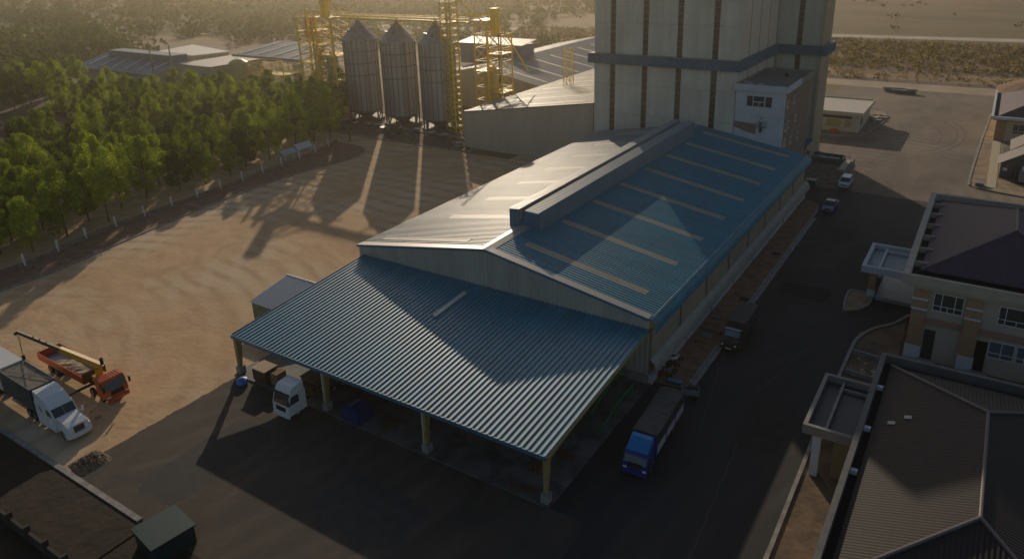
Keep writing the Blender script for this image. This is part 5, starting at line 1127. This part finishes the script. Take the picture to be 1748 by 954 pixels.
for s_ in (-1, 1): b_.bar((-7.2, s_ * 1.26, 3.9), (0, s_ * 1.26, 3.9), .05)
b_.bar((-7.1, -1.2, 3.93), (0, 1.2, 3.93), .04); b_.bar((-7.1, 1.2, 3.93), (-.1, -1.2, 3.93), .04); b_.bar((-3.5, -1.2, 3.93), (-3.5, 1.2, 3.93), .04)
b_.obj('roof_ribs', steel, T2)
B().box(-7.2, 0, -1.2, 1.2, 3.72, 3.76).obj('net_cover', M('net_tan', (.30, .26, .20), (.18, .16, .13), 3, rough=.9), T2)
B().box(-13.3, -7.25, -1.28, 1.28, 1.3, 3.95).bevel(.04).obj('box_body', M('box_white', (.60, .60, .60), rough=.5), T2)
# red crane truck
t = thing('red_crane_truck', 'red crane truck with a sand-filled bed and folded outrigger', 'crane truck', (-75.2, 34.3, 0), rad(-1), world=False)
cabover(t, -2.1, 0, 1.2, .6, 2.75, redp)
b_ = B()
for k in range(7): b_.box(-1.9, -.6, -1.0 + k * .31, -.93 + k * .31, 2.74, 2.79)
b_.obj('roof_ribs', redp, t)
chassis(t, -14.6, -.8, .8); wheels(t, (-1.3, -3.4, -11.2, -12.6), 1.0, .52, .3, dual=(-11.2, -12.6))
bx0_, bx1_ = -14.8, -4.6
b_ = B(); b_.box(bx0_, bx1_, -1.25, 1.25, 1.2, 1.35); b_.obj('bed_floor', steel, t)
for y0_, y1_ in ((-1.3, -1.22), (1.22, 1.3)): B().box(bx0_, bx1_, y0_, y1_, 1.2, 2.1).obj('side_board', redp, t)
B().box(bx0_ - .08, bx0_, -1.3, 1.3, 1.2, 2.1).obj('tailboard', redp, t); B().box(bx1_, bx1_ + .08, -1.3, 1.3, 1.2, 2.5).obj('headboard', M('rust_dark', (.12, .04, .02), rough=.8), t)
b_ = B(); n = 14; random.seed(6)
gr = [[b_.bm.verts.new((-11.9 + 7.1 * i / n, -1.15 + 2.2 * j / 6, 1.45 + .35 * math.sin(math.pi * i / n) * math.sin(math.pi * (j + .5) / 7) + U(0, .12))) for j in range(7)] for i in range(n + 1)]
for i in range(n):
    for j in range(6): b_.bm.faces.new((gr[i][j], gr[i + 1][j], gr[i + 1][j + 1], gr[i][j + 1]))
b_.obj('sand_load', sand, t)
b_ = B(); b_.box(-3.9, -2.7, -.6, .6, 1.1, 2.2).bevel(.08); b_.bar((-3.3, 0, 2.2), (-3.3, 0, 3.1), .38, 10); b_.box(-3.8, -2.8, .5, 1.1, 1.2, 2.0); b_.obj('crane_column', M('crane_yellow', (.50, .28, .02), rough=.45), t)
tip = Vector((-8.3, -4.9, 8.5)); base = Vector((-3.3, .1, 3.4)); mid = base.lerp(tip, .48)
b_ = B(); b_.bar(base + (base - tip).normalized() * .5, mid, .42, 4, .36); b_.bar(base + Vector((0, 0, -.7)), base.lerp(tip, .3), .1, 8); b_.obj('boom', MATS['crane_yellow'], t)
b_ = B(); b_.bar(mid, tip, .26, 4, .2); b_.bar(tip - Vector((0, 0, .05)), tip + Vector((-.15, -.12, -.35)), .16, 6); b_.obj('boom_extension', M('boom_dark', (.09, .07, .05), rough=.6), t)
b_ = B()
for k in (.55, .70, .85): p = mid.lerp(tip, k - .35 + .1); b_.bar(p, p + Vector((0, 0, .3)), .06)
b_.obj('boom_lugs', MATS['boom_dark'], t)
b_ = B(); b_.bar(base + Vector((.5, .2, .1)), base + Vector((.5, .2, .9)), .18, 8); b_.obj('winch', black, t)
hk = Vector((tip.x, tip.y, 5.6)); b_ = B(); b_.bar(tip, hk, .02, 4); b_.bar(tip + Vector((.2, .1, 0)), hk, .02, 4); b_.obj('cable', black, t)
b_ = B(); b_.bar(hk, hk + Vector((0, 0, -.5)), .17, 8); b_.obj('hook', black, t)
b_ = B()
for dx, dy in ((1.2, 1), (-1.4, 1), (1.4, -1), (-1.2, -1)): b_.bar(hk + Vector((0, 0, -.5)), Vector((hk.x + dx, hk.y + dy, 3.95)), .018, 3)
b_.obj('sling', black, t)
b_ = B(); b_.box(-3.6, -3.35, -3.6, -.6, 1.35, 1.55); b_.box(-3.6, -3.35, -3.75, -3.5, .05, 1.56); b_.box(-3.8, -3.15, -3.95, -3.3, .02, .08); b_.obj('outrigger', black, t)

# ================================================================== SMALL THINGS UNDER THE CANOPY
def pallet(x, y, z, rz, lb, par=None):
    t = thing('pallet', lb, 'pallet', (x, y, z), rz, 'wooden pallets on the loading slab', world=False)
    b_ = B()
    for k in range(7): b_.box(-.6, .6, -.5 + k * .155, -.42 + k * .155, .12, .145)
    b_.obj('deck', woodd, t); b_ = B()
    for x_ in (-.6, -.05, .5): b_.box(x_, x_ + .1, -.5, .51, .0, .12)
    b_.obj('bearers', woodd, t); return t
pallet(-46.1, 45.8, .13, .3, 'single reddish pallet lying flat near the canopy edge, right of the blue bin')
pallet(-30.4, 45.0, .13, .1, 'flat pallet on the slab edge, left of its twin near the corner pillar'); pallet(-29.0, 45.3, .13, -.1, 'flat pallet nearest the corner pillar on the slab edge')
pallet(-28.4, 50.8, .13, .2, 'pallet lying on the right side of the slab under the canopy edge'); pallet(-29.6, 51.0, .13, 1.5, 'pallet behind the one on the right side of the slab')
for k, lb in enumerate(('bottom', 'second', 'third', 'fourth', 'top')): pallet(-30.0, 48.0, .13 + k * .15, .05, lb + ' pallet of the stack behind the corner pillar')
t = thing('blue_bin', 'big dark blue folded tarpaulin covered bin on the slab edge', 'bin', (-50.2, 45.2, .13))
b_ = B(); b_.box(-51.4, -49.0, 44.2, 46.3, .13, 1.7).bevel(.3, 2); b_.obj('cover', M('deep_blue', (.01, .03, .13), rough=.5), t); B().prism([(-51.2, 1.65), (-50.2, 1.95), (-49.2, 1.65)], 44.5, 46.0, 'y').obj('fold', MATS['deep_blue'], t)
t = thing('blue_crate', 'flat bright blue crate further inside the canopy', 'crate', (-52.6, 50.5, .13)); B().box(-53.6, -51.6, 49.8, 51.3, .13, .8).bevel(.04).obj('box', M('crate_blue', (.03, .14, .32), rough=.5), t); B().box(-53.7, -51.5, 49.7, 51.4, .81, .87).obj('lid', MATS['crate_blue'], t)
t = thing('brown_crate', 'large brown box with a pale flat top at the left end of the slab', 'crate', (-64.4, 45, .13))
B().box(-65.5, -63.4, 44.4, 46.1, .3, 1.75).obj('box', M('rust_box', (.13, .06, .035), (.09, .045, .03), 2, rough=.8), t); B().box(-65.6, -63.3, 44.3, 46.2, 1.76, 1.82).obj('lid', M('card_top', (.45, .34, .22), rough=.8), t)
b_ = B(); [b_.box(x, x + .12, 44.5, 46.0, .13, .3) for x in (-65.4, -64.5, -63.6)]; b_.obj('skids', woodd, t)
t = thing('tan_box', 'tan cardboard box just right of the brown box', 'box', (-62.5, 45.6, .13)); b_ = B(); b_.box(-63.1, -62.0, 44.9, 46.2, .13, 1.6).bevel(.03); b_.obj('carton', M('carton', (.30, .19, .10), rough=.9), t); B().box(-62.6, -62.5, 44.88, 46.22, 1.605, 1.615).obj('tape', wood, t)
t = thing('blue_bundle', 'bright blue plastic bundle on the ground by the left canopy pillar', 'bundle', (-66.2, 43.4, 0)); b_ = B(); b_.lathe([(.5, 0), (.75, .25), (.6, .6), (.2, .8), (0, .82)], -66.2, 43.4, 9); b_.obj('bag', M('bag_blue', (.01, .18, .5), rough=.4), t); b_ = B(); b_.lathe([(.3, 0), (.4, .2), (.1, .45), (0, .46)], -67.1, 43.5, 8); b_.obj('loose_end', M('bag_brown', (.2, .12, .07), rough=.8), t)
random.seed(12)
for i, (x, y, n, lb) in enumerate(((-60.5, 50.5, 16, 'tall pile of scrap timber inside the left bay of the canopy'), (-58, 53.5, 16, 'dark timber pile behind the white truck under the canopy'))):
    t = thing('timber_pile', lb, 'timber', (x, y, .13)); 
    for k in range(n): b_ = B(); a = U(-.3, .3); cx, cy, z = x + U(-.6, .6), y + U(-.6, .6), .15 + k * .14; b_.bar((cx - 1.4 * math.cos(a), cy - 1.4 * math.sin(a), z), (cx + 1.4 * math.cos(a), cy + 1.4 * math.sin(a), z + U(-.02, .06)), U(.07, .13), 4); b_.obj('beam', wood if k % 3 else woodd, t)
for i, (x, y, l_, lb) in enumerate(((-65.2, 50, 4, 'long pale plank lying left of the timber pile'), (-64.2, 49.5, 3.4, 'second pale plank beside the long one under the canopy'))):
    o_ = B().box(x, x + .2, y, y + l_, .14, .22).obj('plank', M('plank_pale', (.5, .36, .2), rough=.8)); o_['label'] = lb; o_['category'] = 'plank'
for i, (x, lb) in enumerate(((-27.5, 'green tubular guard rail nearest the right edge of the slab'), (-29.7, 'green tubular guard rail further inside the slab'))):
    t = thing('guard_rail', lb, 'guard rail', (x, 58, .13)); y0_ = 55.6 if i == 0 else 58.0
    B().path([(x, y0_, .25), (x, y0_ + 3.6, 1.15), (x, y0_ + 5.0, 1.35), (x + (0 if i == 0 else .1), y0_ + 8.0, 1.35)], .11, 10).obj('rail', greenp, t)
    for dy in (3.4, 7.6): B().bar((x, y0_ + dy, .13), (x, y0_ + dy, 1.2), .10, 8).obj('post', greenp, t)
# motorbikes at the warehouse corner
for i, (x, y) in enumerate(((-25.9, 68.2), (-25.7, 69.3), (-25.9, 70.6), (-26.0, 72))):
    t = thing('motorbike', ('first', 'second', 'third', 'fourth')[i] + ' small motorbike from the warehouse corner, parked under the side awning', 'motorbike', (x, y, .12), rad(20 + i * 7), 'motorbikes at the warehouse corner', world=False)
    for xx in (-.62, .62): 
        w_ = B().wheel(xx, 0, .29, .1, 14).obj('wheel', black, t); B().bar((xx, -.04, .29), (xx, .04, .29), .17, 10).obj('rim', steel, w_)
    b_ = B(); b_.prism([(-.75, .75), (-.2, .7), (.1, .62), (.35, .95), (.45, .9), (.3, .45), (-.1, .3), (-.5, .35)], -.13, .13, 'y').bevel(.04); b_.obj('body', (M('bike_red', (.25, .03, .03), rough=.4), M('bike_grey', (.25, .25, .27), rough=.4), M('bike_black', (.03, .03, .03), rough=.4), whitep)[i], t)
    B().box(-.75, -.05, -.12, .12, .76, .86).bevel(.03).obj('seat', black, t); b_ = B(); b_.path([(.62, 0, .3), (.42, 0, 1.0)], .03); b_.bar((.40, -.32, 1.05), (.40, .32, 1.05), .02); b_.obj('handlebar', steel, t)
t = thing('handcart', 'small steel handcart with white rails on the kerb behind the blue truck', 'handcart', (-22.1, 66.2, 0), rad(20), world=False)
B().box(-.9, .9, -.5, .5, .5, .58).obj('tray', M('cart_blue', (.05, .09, .13), rough=.5), t); b_ = B(); b_.path([(-.9, -.5, 1.1), (.9, -.5, 1.1), (.9, .5, 1.1), (-.9, .5, 1.1), (-.9, -.5, 1.1)], .03); [b_.bar((x_, y_, .5), (x_, y_, 1.1), .02) for x_ in (-.9, .9) for y_ in (-.5, .5)]; b_.obj('rail', kerbm, t)
for x_ in (-.6, .6):
    for y_ in (-.5, .5): B().wheel(x_, y_, .25, .1, 14).obj('wheel', black, t)
t = thing('blue_trolley', 'flat blue trolley on the soil verge beside the motorbikes', 'trolley', (-24.4, 67.8, .12), rad(5), world=False); B().box(-.8, .8, -.35, .35, .25, .33).obj('tray', M('trolley_blue', (.08, .2, .3), rough=.5), t); [B().wheel(x_, y_, .12, .06, 10).obj('wheel', black, t) for x_ in (-.6, .6) for y_ in (-.28, .28)]; B().bar((-.8, 0, .3), (-1.3, 0, .9), .03).obj('handle', black, t)
for x, y, lb in ((-24.9, 79.6, 'small square manhole cover on the verge beside the olive truck'), (-23.9, 91.5, 'dark drain grate on the verge at mid length of the warehouse'), (-24.2, 109, 'dark drain grate on the verge nearest the pickup'), (-25.6, 84.8, 'pale square inspection slab on the verge above the olive truck')):
    o_ = B().box(x - .6, x + .6, y - .5, y + .5, .12, .16).obj('drain_cover', steel if 'dark' not in lb else black); o_['label'] = lb; o_['category'] = 'drain cover'
for x, y, lb in ((-25.4, 81, 'short dark plank on the verge left of the olive truck cab'), (-25.0, 77.6, 'short dark plank on the verge nearest the kerb below the olive truck')):
    o_ = B().box(x - .8, x + .8, y - .12, y + .12, .125, .25).obj('plank', woodd); o_['label'] = lb; o_['category'] = 'plank'
# stones, cartons beside the semi
random.seed(14); lb = ('white scrap lump nearest the outrigger foot', 'small white lump between the truck and the semi', 'pink lump near the semi mirror', 'pale lump behind the red cab', 'pale lump under the red bumper', 'pale lump left of the red cab')
for i, (x, y) in enumerate(((-77.6, 31.6), (-76.0, 31.4), (-74.2, 31.3), (-78.4, 33.0), (-75.4, 33.0), (-76.4, 32.2))):
    b_ = B(); b_.box(-.22, .22, -.14, .14, 0, .2).bevel(.05); o_ = b_.obj('stone', farroad if i != 2 else orangep); o_.location = (x, y, .01); o_.rotation_euler = (0, 0, U(0, 3)); prop(o_, lb[i] + ', lying on the dirt', 'stone')
# bottom left corner: teal box, wall, rubbish heap
t = thing('teal_cabin', 'dark teal box cabin at the bottom of the picture by the lower kerb', 'cabin', (-51.5, 25.0, 0), rad(-8), world=False)
B().box(-1.7, 1.7, -2.2, 1.2, 0, 1.7).bevel(.05).obj('body', teal, t); B().box(-1.85, 1.85, -2.35, 1.35, 1.71, 1.85).obj('lid', M('teal_lid', (.004, .035, .035), rough=.5), t)
t = thing('lower_wall', 'dark low boundary wall at the bottom left corner', 'wall', (-75, 19.5, 0)); B().box(-125, -50, 18.6, 18.85, 0, 1.0).obj('wall', M('dark_wall', (.05, .045, .04), (.035, .03, .027), 1, rough=.9), t)
for k in range(12): B().box(-74 + k * 3 - .12, -74 + k * 3 + .12, 18.5, 18.95, 0, 1.5).obj('post', MATS['dark_wall'], t)
random.seed(15); b_ = B(); gr = [[b_.bm.verts.new((-69.2 + i * .12, 25.3 + j * .12, .55 * max(0, math.sin(math.pi * i / 26)) * max(0, math.sin(math.pi * j / 26)) * U(.35, 1.2))) for j in range(27)] for i in range(27)]
for i in range(26):
    for j in range(26): b_.bm.faces.new((gr[i][j], gr[i + 1][j], gr[i + 1][j + 1], gr[i][j + 1]))
o_ = b_.obj('spoil_heap', M('spoil', (.14, .10, .07), (.25, .18, .11), 2, rough=.95)); o_['kind'] = 'stuff'; prop(o_, 'dark spoil heap where the dirt yard meets the lower kerb', 'spoil heap')
b_ = B(); random.seed(16)
for i in range(350):
    x, y = U(-108, -69), U(26, 62)
    if not (-92 < x < -73 and y < 37): s_ = U(.015, .045); a = U(0, 3); b_.prism([(x + s_ * math.cos(a + k * 2.1) * U(.7, 2), y + s_ * math.sin(a + k * 2.1)) for k in range(3)], .0, s_ * .8)
o_ = b_.obj('gravel', M('pebbles', (.22, .15, .10), rough=.9)); o_['kind'] = 'stuff'

# ================================================================== HAZE
b_ = B(); b_.box(-2100, 1700, -450, 2700, -1, 47.5)
hz = b_.obj('haze', bpy.data.materials.new('haze')); hz['kind'] = 'stuff'
m = hz.data.materials[0]; m.use_nodes = True; n = m.node_tree.nodes; n.remove(n['Principled BSDF'])
v = n.new('ShaderNodeVolumePrincipled'); v.inputs['Color'].default_value = (.97, .88, .72, 1); v.inputs['Density'].default_value = HAZE; v.inputs['Anisotropy'].default_value = .8
m.node_tree.links.new(v.outputs[0], n['Material Output'].inputs['Volume'])
